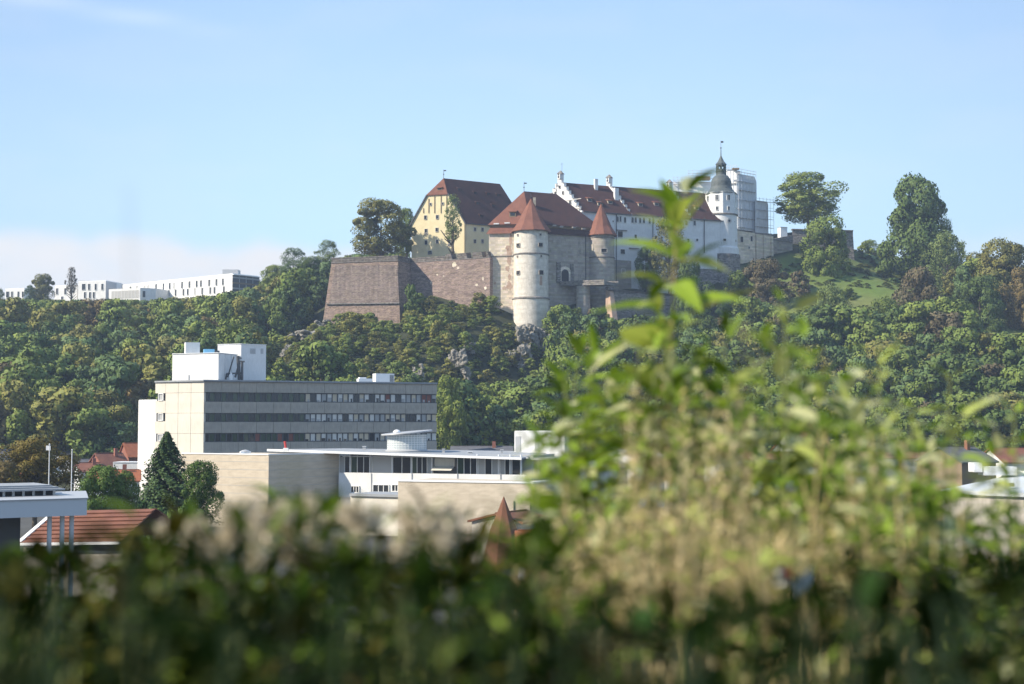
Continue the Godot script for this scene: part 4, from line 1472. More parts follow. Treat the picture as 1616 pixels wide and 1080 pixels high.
func build_office() -> void:
	var A := at(321.5, 660, 250)
	var R := at(689.5, 660, 267.5)
	var L := at(244.5, 660, 257.5)
	var y := func(py: float) -> float: return at(321.5, py, 250).y
	var nn := facing(A, R)
	var ln := facing(A, L)
	var o := thing("office_block", "four-storey grey office block with ribbon windows and cream end wall", "office building", lvl(A, -15))
	var roof: float = y.call(602.0)
	# core set back behind the ribbons
	var ex0 := (A - L).normalized()
	var K := -nn * 16.0
	var b := nb(o)
	b.prism([A - nn * .45 - ln * .45, R - nn * .45, R + K, L + Vector3(-1.4, 0, -9), L - ln * .45 + ex0 * .1], -15, roof - .35)
	put(b, "core", M.metal_dark, o)
	# panelled bands
	var bands := [[602.5, 619.0], [634.2, 652.0], [666.2, 683.6], [698.2, 722.0], [735.0, 790.0]]
	var cuts := []
	for i in 15:
		cuts.append(i / 14.0)
	for q in bands:
		for i in 14:
			var p0 := A.lerp(R, cuts[i]) + (R - A).normalized() * .02
			var p1 := A.lerp(R, cuts[i + 1]) - (R - A).normalized() * .02
			wall_slab(o, "spandrel_panel", M.concrete_dark, p0, p1, y.call(q[1]), y.call(q[0]), .4)
	var rs := nb(o)
	var ov := .25
	rs.prism([A + nn * ov + ln * ov, R + nn * ov, R + K, L + Vector3(-1.4, 0, -9), L + ln * ov], roof, roof + .28)
	put(rs, "roof_edge", M.roof_felt, o)
	# ribbon windows, each pane its own
	var blinds := [M.blind_white, M.blind_white, M.blind_grey, M.blind_cream, M.pane_dark, M.blind_white, M.blind_cream, M.blind_grey]
	for row in 3:
		var yb: float = y.call([633.8, 665.8, 697.8][row])
		var yt: float = y.call([619.6, 652.6, 684.2][row])
		var n := 43
		for i in n:
			var t0 := (i + .06) / n
			var t1 := (i + .94) / n
			var m: Material = M.pane_green_reflect if i % 2 else M.pane_dark
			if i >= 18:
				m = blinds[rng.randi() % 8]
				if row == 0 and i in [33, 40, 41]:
					m = M.pane_red_reflect
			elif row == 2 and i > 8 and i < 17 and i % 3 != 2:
				m = M.pane_red_reflect if i % 2 else M.pane_green_reflect  # painted red and green reflections
			var p := A.lerp(R, (t0 + t1) / 2) - nn * .32
			var w := (R - A).length() * (t1 - t0)
			var key := "op%d" % row
			if not cache.has(key):
				var g := B.new()
				g.box(Vector3(0, 0, 0), Vector3(w, yt - yb, .08))
				cache[key] = g.mesh()
			var pane := put_mesh(cache[key], "pane", m, o)
			pane.position = lvl(p, yb) - o.position
			if i >= 18 and m != M.pane_dark:       # a drawn blind behind the lower, darker part of the glass
				var up := rng.randf_range(.12, .5) * (yt - yb)
				var gl := B.new()
				gl.box(Vector3(rng.randf_range(-.12, .12), 0.05, .05), Vector3(w * rng.randf_range(.35, .8), up, .02))
				put(gl, "pane_shade", M.blind_grey if rng.randf() < .5 else M.pane_dark, pane)
			pane.rotation.y = atan2(nn.x, nn.z)
			var mk := "mull%d" % (1 if i % 2 else 0)
			if not cache.has(mk):
				var g := B.new()
				g.box(Vector3.ZERO, Vector3(.17 if i % 2 else .24, yt - yb, .16))
				cache[mk] = g.mesh()
			var mu := put_mesh(cache[mk], "mullion", M.metal_dark, o)
			mu.position = lvl(A.lerp(R, float(i) / n) - nn * .27, yb) - o.position
			mu.rotation.y = atan2(nn.x, nn.z)
		for e in [yb - .03, yt - .1]:
			wall_slab(o, "window_rail", M.metal_dark, A, R, e, e + .12, .36, -.22)
	# end wall: cream panels, and a strip of single windows at its far end
	var E := L.lerp(A, .215)
	var ex := (A - L).normalized()
	for i in 3:
		for j in 4:
			var p0 := E.lerp(A, i / 3.0 + (.004 if i else 0.0))
			var p1 := E.lerp(A, (i + 1) / 3.0 - .004)
			var hs := [-15.0, y.call(717.0), y.call(684.5), y.call(652.0), y.call(619.5), roof]
			wall_slab(o, "cream_panel", M.panel_cream, p0, p1, hs[j + 1] + .02, hs[j + 2] - .02, .42)
	wall_slab(o, "cream_panel", M.panel_cream, E, A, -15, y.call(717.0) - .02, .42)
	for q in [[602.5, 619.5], [632, 651.5], [665, 685], [698, 760]]:
		wall_slab(o, "spandrel_panel", M.panel_cream, L, E - ex * .05, y.call(q[1]), y.call(q[0]), .4)
	for q in [[619.6, 631.9], [651.6, 664.9], [685.1, 697.9]]:
		var p := L.lerp(E, .55) - ln * .1
		window(o, lvl(p, (y.call(q[0]) + y.call(q[1])) / 2), ln, 1.1, 1.1, M.white_frame, M.blind_grey)
	# white stair tower
	var W0 := at(217.5, 700, 262)
	var W1 := at(246, 700, 259)
	var o2 := thing("stair_tower", "plain white stair tower beside the grey office block", "tower", lvl(W0, -15))
	block(o2, "wall", M.white_render, W0, W1, 6, -15, at(230, 632, 260).y)
	block(o2, "roof_edge", M.metal_white, W0 - facing(W0, W1) * .1, W1 - facing(W0, W1) * .1, 5.7, at(230, 632, 260).y + .003, at(230, 631, 260).y)
	# penthouse boxes on the roof
	var ry := roof + .285
	var boxes := [
		[at(271.7, 590, 259), at(344.5, 590, 255), at(374.5, 590, 262), 557.5, "white_render", "large white plant room standing on the office roof"],
		[at(343, 590, 264), at(380, 590, 262), at(419.5, 590, 265.5), 543.5, "white_render", "tall white plant room with louvres at the end of the roof"],
	]
	for k in 2:
		var q = boxes[k]
		var o3 := thing("plant_room", q[4 + 1], "roof structure", lvl(q[0], ry), "plant rooms on the office roof")
		var s := nb(o3)
		var back: Vector3 = q[0] + (q[2] - q[1])
		var top: float = lvl(q[1], at(q[1].x / -q[1].z * F + 808, q[3], -q[1].z).y).y
		s.prism([q[0], q[1], q[2], back], ry, top)
		put(s, "wall", M.white_render, o3)
		var cpg := nb(o3)
		for e in [[q[0], q[1]], [q[1], q[2]]]:
			cpg.bar(lvl(e[0], top + .06), lvl(e[1], top + .06), .3, .1)
		put(cpg, "roof_edge", M.metal_white, o3)
		if k == 1:
			for x in [[398, 405.5, 10], [412.5, 405.5, 4.5]]:
				var n3 := facing(q[1], q[2])
				for j in 5:
					var l := nb(o3)
					l.box(on_plane(q[1], n3, x[0] + .8, 551.5 + j * 1.7) + n3 * .02, Vector3(x[2] * .115, .12, .08), atan2(n3.x, n3.z))
					put(l, "louvre", M.metal_grey, o3)
		else:
			var d := nb(o3)
			var n3 := facing(q[0], q[1])
			d.box(on_plane(q[0], n3, 298, 600) + n3 * .04, Vector3(.35, .9, .1), atan2(n3.x, n3.z))
			put(d, "hatch", M.metal_grey, o3)
			for t in [.33, .66]:
				var n4 := facing(q[1], q[2])
				var v := nb(o3)
				v.box(lvl((q[1] as Vector3).lerp(q[2], t), ry) + n4 * .02, Vector3(.05, top - ry - .05, .05), atan2(n4.x, n4.z))
				put(v, "panel_joint", M.metal_grey, o3)
	var b1 := at(303, 558, 262)
	var o4 := thing("chimney_box", "small white box standing on the large plant room", "roof structure", b1)
	var s4 := nb(o4)
	s4.box(b1 + Vector3(0, -.1, 0), Vector3(2.55, 2.0, 2.0), .35)
	put(s4, "wall", M.white_render, o4)
	var s5 := nb(o4)
	s5.box(b1 + Vector3(0, 1.903, 0), Vector3(2.65, .08, 2.1), .35)
	put(s5, "cap", M.metal_white, o4)
	var b2 := at(334, 557.5, 260)
	var o5 := thing("blue_unit", "pale blue ventilation unit on top of the plant room", "roof unit", b2)
	var s6 := nb(o5)
	s6.box(b2 + Vector3(-.5, -.05, 0), Vector3(1.9, .75, 1.2), .3)
	put(s6, "casing", M.paint_blue, o5)
	var s7 := nb(o5)
	s7.box(b2 + Vector3(.95, -.05, 0), Vector3(.9, .5, 1.1), .3)
	put(s7, "motor", M.metal_dark, o5)
	# pipework in the corner between the boxes
	var o6 := thing("vent_pipes", "dark ducts and a white drum in the corner of the plant rooms", "pipes", at(370, 600, 258))
	for q in [[378, 600, 375, 562, .28], [382, 600, 382, 570, .22], [359, 596, 369, 563, .12], [371, 596, 378, 572, .18], [366, 600, 366, 588, .14], [356, 599, 358, 590, .14]]:
		var s := nb(o6)
		s.tube(lvl(at(q[0], q[1], 257.5), maxf(ry, at(q[0], q[1], 257.5).y)), at(q[2], q[3], 257.5), q[4], q[4], 8)
		put(s, "duct", M.metal_dark, o6)
	for q in [[376, 570, 386, 571], [357, 590, 380, 589], [374, 563, 381, 566]]:
		var s := nb(o6)
		s.tube(at(q[0], q[1], 257.4), at(q[2], q[3], 257.4), .14, .14, 8)
		put(s, "cross_pipe", M.metal_dark, o6)
	var s8 := nb(o6)
	var dp := lvl(at(364.5, 598, 257), ry)
	s8.lathe(dp, [Vector2(.35, 0), Vector2(.38, 1.0), Vector2(.2, 1.2), Vector2(.2, 1.5), Vector2(.01, 1.5)], 14)
	put(s8, "drum", M.metal_white, o6)
	# air handling on the right part of the roof
	var a1 := lvl(at(605, 604, 270), ry)
	var o7 := thing("air_handler", "white air handling box with a dark grille on the office roof", "roof unit", a1)
	var s9 := nb(o7)
	s9.box(a1, Vector3(3.6, 1.75, 2.2), .38)
	put(s9, "casing", M.metal_white, o7)
	for i in 4:
		var g := nb(o7)
		var p := a1 + Vector3(cos(.38), 0, -sin(.38)) * (1.0 + i * .2) + Vector3(sin(.38), 0, cos(.38)) * 1.1
		g.box(p + Vector3(0, .2, 0), Vector3(.12, 1.3, .06), .38)
		put(g, "grille_slat", M.metal_dark, o7)
	var a2 := lvl(at(575, 604, 268), ry)
	var o8 := thing("flat_roof_unit", "low flat white unit beside the air handling box", "roof unit", a2)
	var s10 := nb(o8)
	s10.box(a2, Vector3(2.6, .75, 1.6), .38)
	put(s10, "casing", M.metal_white, o8)
	var s11 := nb(o8)
	s11.box(a2 + Vector3(-.4, .752, 0), Vector3(1.3, .25, 1.0), .38)
	put(s11, "lid", M.metal_white, o8)

func build_hall() -> void:
	var A := at(423.6, 760, 205)
	var L := at(286, 760, 214)
	var R := at(535, 760, 214.5)
	var top := at(423.6, 718.5, 205).y
	var o := thing("brick_hall", "windowless pale brick hall with a flat roof before the office block", "hall", lvl(A, -15))
	var b := nb(o)
	b.prism([A, L, L + R - A, R], -15, top)
	put(b, "brick_wall", M.pale_brick, o)
	for e in [[A, L], [A, R]]:
		wall_slab(o, "roof_edge", M.metal_white, e[0], e[1], top + .003, top + .16, .5, .08)
		var nn := facing(e[0], e[1])
		for j in 7:
			var s := nb(o)
			s.bar(lvl(e[0], top - 1.0 - j * 1.15) + nn * .005, lvl(e[1], top - 1.0 - j * 1.15) + nn * .005, .02, .05)
			put(s, "brick_course", M.blind_grey, o)
	var p := lvl(at(387, 719, 209), top + .16)
	var o2 := thing("roof_skylight", "small white skylight on the flat roof of the pale hall", "skylight", p)
	var s2 := nb(o2)
	s2.box(p, Vector3(1.5, .3, 1.2), .3)
	put(s2, "kerb", M.metal_white, o2)
	var s3 := nb(o2)
	s3.lathe(p + Vector3(0, .3, 0), [Vector2(.7, 0), Vector2(.55, .15), Vector2(.01, .25)], 10)
	put(s3, "dome", M.metal_grey, o2)

func build_low_building() -> void:
	var A := at(534.5, 750, 213)
	var R := at(829, 750, 203)
	var nn := facing(A, R)
	var e := (R - A).normalized()
	var y := func(py: float) -> float: return at(534.5, py, 213).y
	var o := thing("glazed_building", "low white building with a glazed upper floor under a thin overhanging roof", "building", lvl(A, -15))
	var p0: float = y.call(746.0)
	var p1: float = y.call(761.5)
	wall_slab(o, "white_parapet", M.white_render, A, R, p1 - 2.2, p0, .5)
	var b := nb(o)
	b.prism([A - nn * .52, R - nn * .52, R - nn * 14, A - nn * 14], -15, p0 - .5)
	put(b, "lower_wall", M.white_render, o)
	var g0 := A - nn * 1.3
	var g1 := R - nn * 1.3
	var bb := nb(o)
	bb.prism([g0 - nn * 2.2, g1 - nn * 2.2, g1 - nn * 12, g0 - nn * 12], p0 - .6, y.call(717.0))
	put(bb, "inner_wall", M.blind_grey, o)
	# glazed front: bays of panes with posts
	var bays := [[535.5, 552.5, 2], [554, 584, 3], [587, 619, 1], [620, 649, 2], [650.5, 682, 4], [722, 753, 3], [755, 787, 3], [789, 805, 2], [808, 822, 1]]
	for q in bays:
		var x0 := on_plane(g0, nn, q[0], 733)
		var x1 := on_plane(g0, nn, q[1], 733)
		for i in q[2]:
			var u0 := x0.lerp(x1, float(i) / q[2])
			var u1 := x0.lerp(x1, (i + 1.0) / q[2])
			wall_slab(o, "pane", [M.pane_dark, M.blind_grey, M.pane_green_reflect, M.grey_blind][(i + int(q[0])) % 4] if i % 3 != 1 else M.pane_dark, u0 + e * .06, u1 - e * .06, p0 - .4, y.call(721.5), .08)
			wall_slab(o, "mullion", M.white_frame, u0 - e * .05, u0 + e * .05, p0 - .4, y.call(719.0), .2, .06)
		wall_slab(o, "post", M.metal_white, x1 - e * .08, x1 + e * .08, p0 - .5, y.call(716.0), .3, .12)
	wall_slab(o, "transom", M.white_frame, g0, g1, y.call(721.4), y.call(720.2), .2, .08)
	var aw := on_plane(g0, nn, 686, 733)
	var bw := on_plane(g0, nn, 717.5, 733)
	wall_slab(o, "sun_blind", M.panel_cream, aw, bw, y.call(735.5), y.call(722.0), .1, .05)
	var s := nb(o)
	s.solid([lvl(aw, y.call(741.0)) + nn * 1.4, lvl(bw, y.call(741.0)) + nn * 1.4, lvl(bw, y.call(735.2)) + nn * .1, lvl(aw, y.call(735.2)) + nn * .1, lvl(aw, y.call(740.4)) + nn * 1.4, lvl(bw, y.call(740.4)) + nn * 1.4, lvl(bw, y.call(734.6)) + nn * .1, lvl(aw, y.call(734.6)) + nn * .1])
	put(s, "awning", M.panel_cream, o)
	# lower windows
	holes(o, A, R, [[560.5, 772.5, 1.2, .85], [601.5, 771, 2.45, .95], [626, 770.5, 1.35, .85]], M.white_frame, M.pane_dark, 2)
	# roof plane, sloping a little to the right
	var r0 := at(422, 709.3, 215.5)
	var r1 := at(823.5, 722.8, 202.3)
	var r2 := at(872, 713, 222)
	var r3 := at(540, 707.8, 229)
	var t := Vector3(0, .24, 0)
	var rf := nb(o)
	rf.solid([r0 - t, r1 - t, r2 - t, r3 - t, r0, r1, r2, r3])
	put(rf, "thin_roof", M.roof_felt, o)
	var fa := nb(o)
	fa.bar(r0 - t * .5 + nn * .1, r1 - t * .5 + nn * .1, .12, .34)
	put(fa, "fascia", M.metal_white, o)
	# right part, recessed, with its own parapet
	var C := at(828, 750, 207)
	var D := at(888, 750, 205)
	var o2 := thing("recessed_wing", "shaded grey terrace wing right of the glazed floor", "building", lvl(C, -15))
	block(o2, "parapet", M.metal_grey, C, D, 8, -15, at(830, 752, 207).y)
	block(o2, "upper_wall", M.metal_dark, C - facing(C, D) * 2, D - facing(C, D) * 2, 6, at(830, 752, 207).y + .003, at(830, 727, 209).y)
	wall_slab(o2, "roof", M.roof_felt, C - e * .5, D, at(830, 726, 207).y, at(830, 722.5, 207).y, 9, .8)
	for x in [812, 818, 836, 848, 860, 872]:
		wall_slab(o2, "post", M.white_frame, on_plane(C, facing(C, D), x, 735), on_plane(C, facing(C, D), x + 1.2, 735), at(830, 752, 207).y + .005, at(830, 726.5, 207).y, .15, -1.9)
	# rotunda with a slanted lid
	var c := at(642, 700, 216)
	var o3 := thing("glass_rotunda", "round glass-block drum with a tilted disc roof on the thin roof", "rotunda", lvl(c, at(642, 713, 216).y))
	var rr := 2.95
	var y0 := at(642, 714, 216).y
	var y1 := at(642, 686, 216).y
	var dr := nb(o3)
	dr.lathe(lvl(c, 0), [Vector2(rr, y0), Vector2(rr, y1)], 40)
	put(dr, "glass_drum", M.glass_block, o3)
	for j in 8:
		var g := nb(o3)
		var yy := lerpf(y0 + .15, y1 - .1, j / 7.0)
		g.lathe(lvl(c, 0), [Vector2(rr, yy - .03), Vector2(rr + .03, yy - .03), Vector2(rr + .03, yy + .03), Vector2(rr, yy + .03)], 40)
		put(g, "ring_bar", M.metal_white, o3)
	for i in 40:
		var a := TAU * i / 40
		if sin(a) > -.3:
			var g := nb(o3)
			g.box(lvl(c, y0) + Vector3(cos(a), 0, sin(a)) * (rr + .01), Vector3(.05, y1 - y0, .05), -a)
			put(g, "upright_bar", M.metal_white, o3)
	var ba := nb(o3)
	ba.lathe(lvl(c, 0), [Vector2(rr + .3, y0 - .1), Vector2(rr + .35, y0 + .25), Vector2(rr, y0 + .45)], 40)
	put(ba, "base_ring", M.metal_grey, o3)
	var di := B.new()
	di.lathe(Vector3.ZERO, [Vector2(.01, -.12), Vector2(3.85, -.12), Vector2(3.9, 0), Vector2(3.85, .1), Vector2(.01, .16)], 40)
	var dn := put(di, "disc_roof", M.metal_grey, o3)
	dn.position = lvl(c, at(642, 683, 216).y) - o3.position
	dn.rotation = Vector3(.03, 0, .085)
	var dl := B.new()
	dl.lathe(Vector3.ZERO, [Vector2(.6, 0), Vector2(.5, .22), Vector2(.3, .36), Vector2(.01, .42)], 16)
	var dd := put(dl, "skylight_dome", M.metal_white, o3)
	dd.position = lvl(c, at(627, 681, 216).y) + Vector3(-1.5, -.15, .3) - o3.position
	# white cube
	var w0 := at(811.8, 700, 219)
	var w1 := at(891, 700, 216)
	var o4 := thing("roof_cube", "white cubic plant room standing behind the thin roof", "roof structure", lvl(w0, -12))
	block(o4, "wall", M.white_render, w0, w1, 6, -12, at(850, 681, 217).y)
	block(o4, "roof_edge", M.metal_white, w0 - facing(w0, w1) * .1, w1 - facing(w0, w1) * .1, 5.8, at(850, 681, 217).y + .003, at(850, 680.2, 217).y)
	wall_slab(o4, "grey_panel", M.metal_grey, on_plane(w0, facing(w0, w1), 813.5, 700), on_plane(w0, facing(w0, w1), 822, 700), at(850, 716, 217).y, at(850, 689, 217).y, .05, .05)
	wall_slab(o4, "door_panel", M.blind_grey, on_plane(w0, facing(w0, w1), 844, 700), on_plane(w0, facing(w0, w1), 851, 700), at(850, 712, 217).y, at(850, 688, 217).y, .05, .05)
	for q in [[575, 708.6, 222, .5, .35], [700, 714.5, 214, .4, .5], [742, 716.5, 212, .6, .3], [792, 717.0, 214, .35, .6]]:
		var vp := at(q[0], q[1], q[2])
		var ov := thing("roof_vent", ["small vent box on the thin roof left of the round drum", "slim vent pipe on the thin roof right of the round drum", "flat vent box in the middle of the thin roof", "vent pipe near the right end of the thin roof"][[575, 700, 742, 792].find(q[0])], "vent", vp)
		var vb := nb(ov)
		vb.box(vp - Vector3(0, .2, 0), Vector3(q[3], q[4] + .2, q[3]))
		put(vb, "casing", M.metal_grey, ov)
		var vc := nb(ov)
		vc.box(vp + Vector3(0, q[4] + .003, 0), Vector3(q[3] + .15, .06, q[3] + .15))
		put(vc, "cap", M.metal_white, ov)
	for x in [586, 650, 722, 790]:
		var dpn := nb(o)
		dpn.tube(on_plane(A, nn, x, 747) + nn * .08, on_plane(A, nn, x, 790) + nn * .08, .05, .05, 6)
		put(dpn, "drain_pipe", M.metal_grey, o)
	# red pipe on a small white base
	var v := at(451, 711.5, 211)
	var o5 := thing("red_vent", "leaning red vent pipe on a small white base", "vent pipe", v)
	var s5 := nb(o5)
	s5.box(v - Vector3(0, .1, 0), Vector3(.75, .5, .6))
	put(s5, "base", M.metal_white, o5)
	var s6 := nb(o5)
	s6.tube(v + Vector3(0, .35, 0), v + Vector3(-.16, 1.4, 0), .18, .18, 10)
	put(s6, "pipe", M.paint_red, o5)
	# cream brick block in front
	var B0 := at(628, 800, 186)
	var B1 := at(841, 800, 179)
	var B2 := at(884, 800, 187)
	var yt := at(841, 763.5, 179).y
	var o6 := thing("cream_block", "sunlit cream brick block with a white roof edge below the glazed floor", "building", lvl(B0, -15))
	var s7 := nb(o6)
	s7.prism([B0, B1, B2, B0 - nn * 12], -15, yt)
	put(s7, "brick_wall", M.pale_brick, o6)
	wall_slab(o6, "roof_edge", M.metal_white, B0, B1, yt + .003, yt + .2, 1.0, .1)
	wall_slab(o6, "roof_edge", M.metal_white, B1, B2, yt + .003, yt + .2, 1.0, .1)
	for x in [[811.5, 800], [838, 804]]:
		var s8 := nb(o6)
		var n6 := facing(B0, B1)
		s8.tube(on_plane(B0, n6, x[0], x[1] - 9) + n6 * .1, on_plane(B0, n6, x[0], x[1] + 20) + n6 * .1, .07, .07, 6)
		put(s8, "drain_pipe", M.metal_dark, o6)
	var f0 := at(553, 779, 196)
	var f1 := at(682, 783, 190)
	var o7 := thing("flat_roof_shed", "low flat grey roof in front of the white lower windows", "building", lvl(f0, -15))
	block(o7, "wall", M.panel_cream, f0, f1, 6, -15, f1.y - .3)
	block(o7, "roof", M.roof_felt, f0 + facing(f0, f1) * .3, f1 + facing(f0, f1) * .3, 6.6, f1.y - .28, f1.y + .06)
	var h0 := at(712, 720, 285)
	var h1 := at(808, 720, 285)
	house("dark_roofed_house", "long dark tiled roof behind the thin-roofed building", h0, h1, 8, at(712, 716, 285).y, at(712, 706.5, 285).y, M.white_plaster, M.roof_grey, true)

func house(called: String, label: String, a: Vector3, b: Vector3, depth: float, eave: float, ridge: float, wall: Material, roof: Material, chim := false, group := "houses of the old town") -> Node3D:
	var o := thing(called, label, "house", lvl(a, -15), group)
	var nn := facing(a, b)
	block(o, "wall", wall, a, b, depth, -15, eave)
	var e := (b - a).normalized()
	for s in [[a + e * .02, -1.0], [b - e * .02 - e * .3, 1.0]]:
		var g := nb(o)
		g.extrude(PackedVector2Array([Vector2(0, eave), Vector2(-depth, eave), Vector2(-depth / 2, ridge - .1)]), lvl(s[0], 0), nn, e * .3)
		put(g, "gable", wall, o)
	var rise := (ridge - eave) / (depth / 2)
	for side in 2:
		var s := nb(o)
		var f := a + nn * .4 if side == 0 else a - nn * (depth + .4)
		var f2 := b + nn * .4 if side == 0 else b - nn * (depth + .4)
		var r := a - nn * depth / 2
		var r2 := b - nn * depth / 2
		var ye := eave - rise * .4
		var t := Vector3(0, .22, 0)
		s.solid([lvl(f - e * .3, ye), lvl(f2 + e * .3, ye), lvl(r2 + e * .3, ridge), lvl(r - e * .3, ridge), lvl(f - e * .3, ye) + t, lvl(f2 + e * .3, ye) + t, lvl(r2 + e * .3, ridge) + t, lvl(r - e * .3, ridge) + t])
		put(s, "roof", roof, o)
	var rc := nb(o)
	rc.bar(lvl(a - nn * depth / 2, ridge + .24), lvl(b - nn * depth / 2, ridge + .24), .3, .14)
	put(rc, "ridge_cap", roof, o)
	if chim:
		var c := nb(o)
		c.box(lvl(a.lerp(b, .7) - nn * depth * .4, ridge - 1.0), Vector3(.7, 2.2, .6), atan2(nn.x, nn.z))
		put(c, "chimney", M.brick_red, o)
	return o

func build_pavilion() -> void:
	var A := at(-60, 800, 82)
	var R := at(137, 800, 86)
	var nn := facing(A, R)
	var y := func(py: float) -> float: return at(137, py, 86).y
	var o := thing("colonnade_pavilion", "flat-roofed pavilion with a broad pale fascia on slim columns", "pavilion", lvl(R, -15))
	var K := Vector3(-2.75, 0, -9.0)
	var b := nb(o)
	b.prism([A, R, R + K, A + K], y.call(813.5), y.call(787.5))
	put(b, "fascia", M.metal_pale, o)
	var t := nb(o)
	t.prism([A + nn * .06, R + nn * .06 + (R - A).normalized() * .06, R + K, A + K], y.call(787.4), y.call(785.8))
	put(t, "roof_edge", M.metal_grey, o)
	var u0 := at(-60, 780, 86)
	var u1 := at(86, 780, 89)
	var c := nb(o)
	c.prism([u0 - nn * .4, u1 - nn * .4, u1 + K * .4, u0 + K * .4], y.call(785.7), y.call(777.5))
	put(c, "clerestory", M.metal_dark, o)
	for x in [-10, 6, 21, 37, 53, 70, 85]:
		var p := on_plane(u0, nn, x, 780)
		var s := nb(o)
		s.box(lvl(p, y.call(785.7)), Vector3(.12, y.call(777.5) - y.call(785.7), .12))
		put(s, "post", M.metal_white, o)
	for q in [[0.0, 1.0], [.6, .55], [1.2, .1]]:
		wall_slab(o, "roof_layer", M.roof_felt, u0 - nn * q[0], u1 - nn * q[0] + (u1 - u0).normalized() * .5 * q[1], y.call(777.4 - q[0] * 4.0), y.call(774.4 - q[0] * 4.0), 5.0 - q[0], .5)
	for x in [78, 98, 113, -22]:
		var s := nb(o)
		var p := on_plane(A - nn * .8, nn, x, 820)
		s.tube(lvl(p, -15), lvl(p, y.call(813.4)), .14, .14, 12)
		put(s, "column", M.metal_pale, o)
	var w := nb(o)
	w.prism([at(-60, 830, 85), at(32, 830, 87), at(32, 830, 92), at(-60, 830, 92)], -15, y.call(813.6))
	put(w, "dark_wall", M.metal_dark, o)
	var k := 0
	for q in [[78, 703, 128.0, "tall thin white flagpole rising behind the pavilion roof"], [113.5, 712, 132.0, "second thin flagpole beside the bushy trees"]]:
		var p := at(q[0], q[1], q[2])
		var o2 := thing("flagpole", q[3], "flagpole", lvl(p, -15), "flagpoles behind the pavilion")
		var s := nb(o2)
		s.tube(lvl(p, -15), p, .07, .04, 8)
		put(s, "pole", M.metal_white, o2)
		var f := nb(o2)
		f.lathe(p, [Vector2(.01, 0), Vector2(.09, .08), Vector2(.01, .16)], 8)
		put(f, "knob", M.metal_white, o2)
		if k == 0:
			var g := nb(o2)
			g.box(p + Vector3(-.1, -.45, 0), Vector3(.4, .42, .04))
			put(g, "bracket", M.metal_white, o2)
		k += 1

func tiled_slope(o: Node3D, a: Vector3, b: Vector3, up: Vector3, rows: int, m: Material) -> void:
	# long rows of roof tiles, each row a proud strip
	for j in rows:
		var p := a + up * j / rows
		var q := b + up * j / rows
		var s := nb(o)
		var n := up.cross(b - a).normalized()
		if n.y < 0:
			n = -n
		var st := up / rows
		s.solid([p, q, q + st * .98, p + st * .98, p + n * .16, q + n * .16, q + st * .98 + n * .05, p + st * .98 + n * .05])
		put(s, "tile_row", m, o)

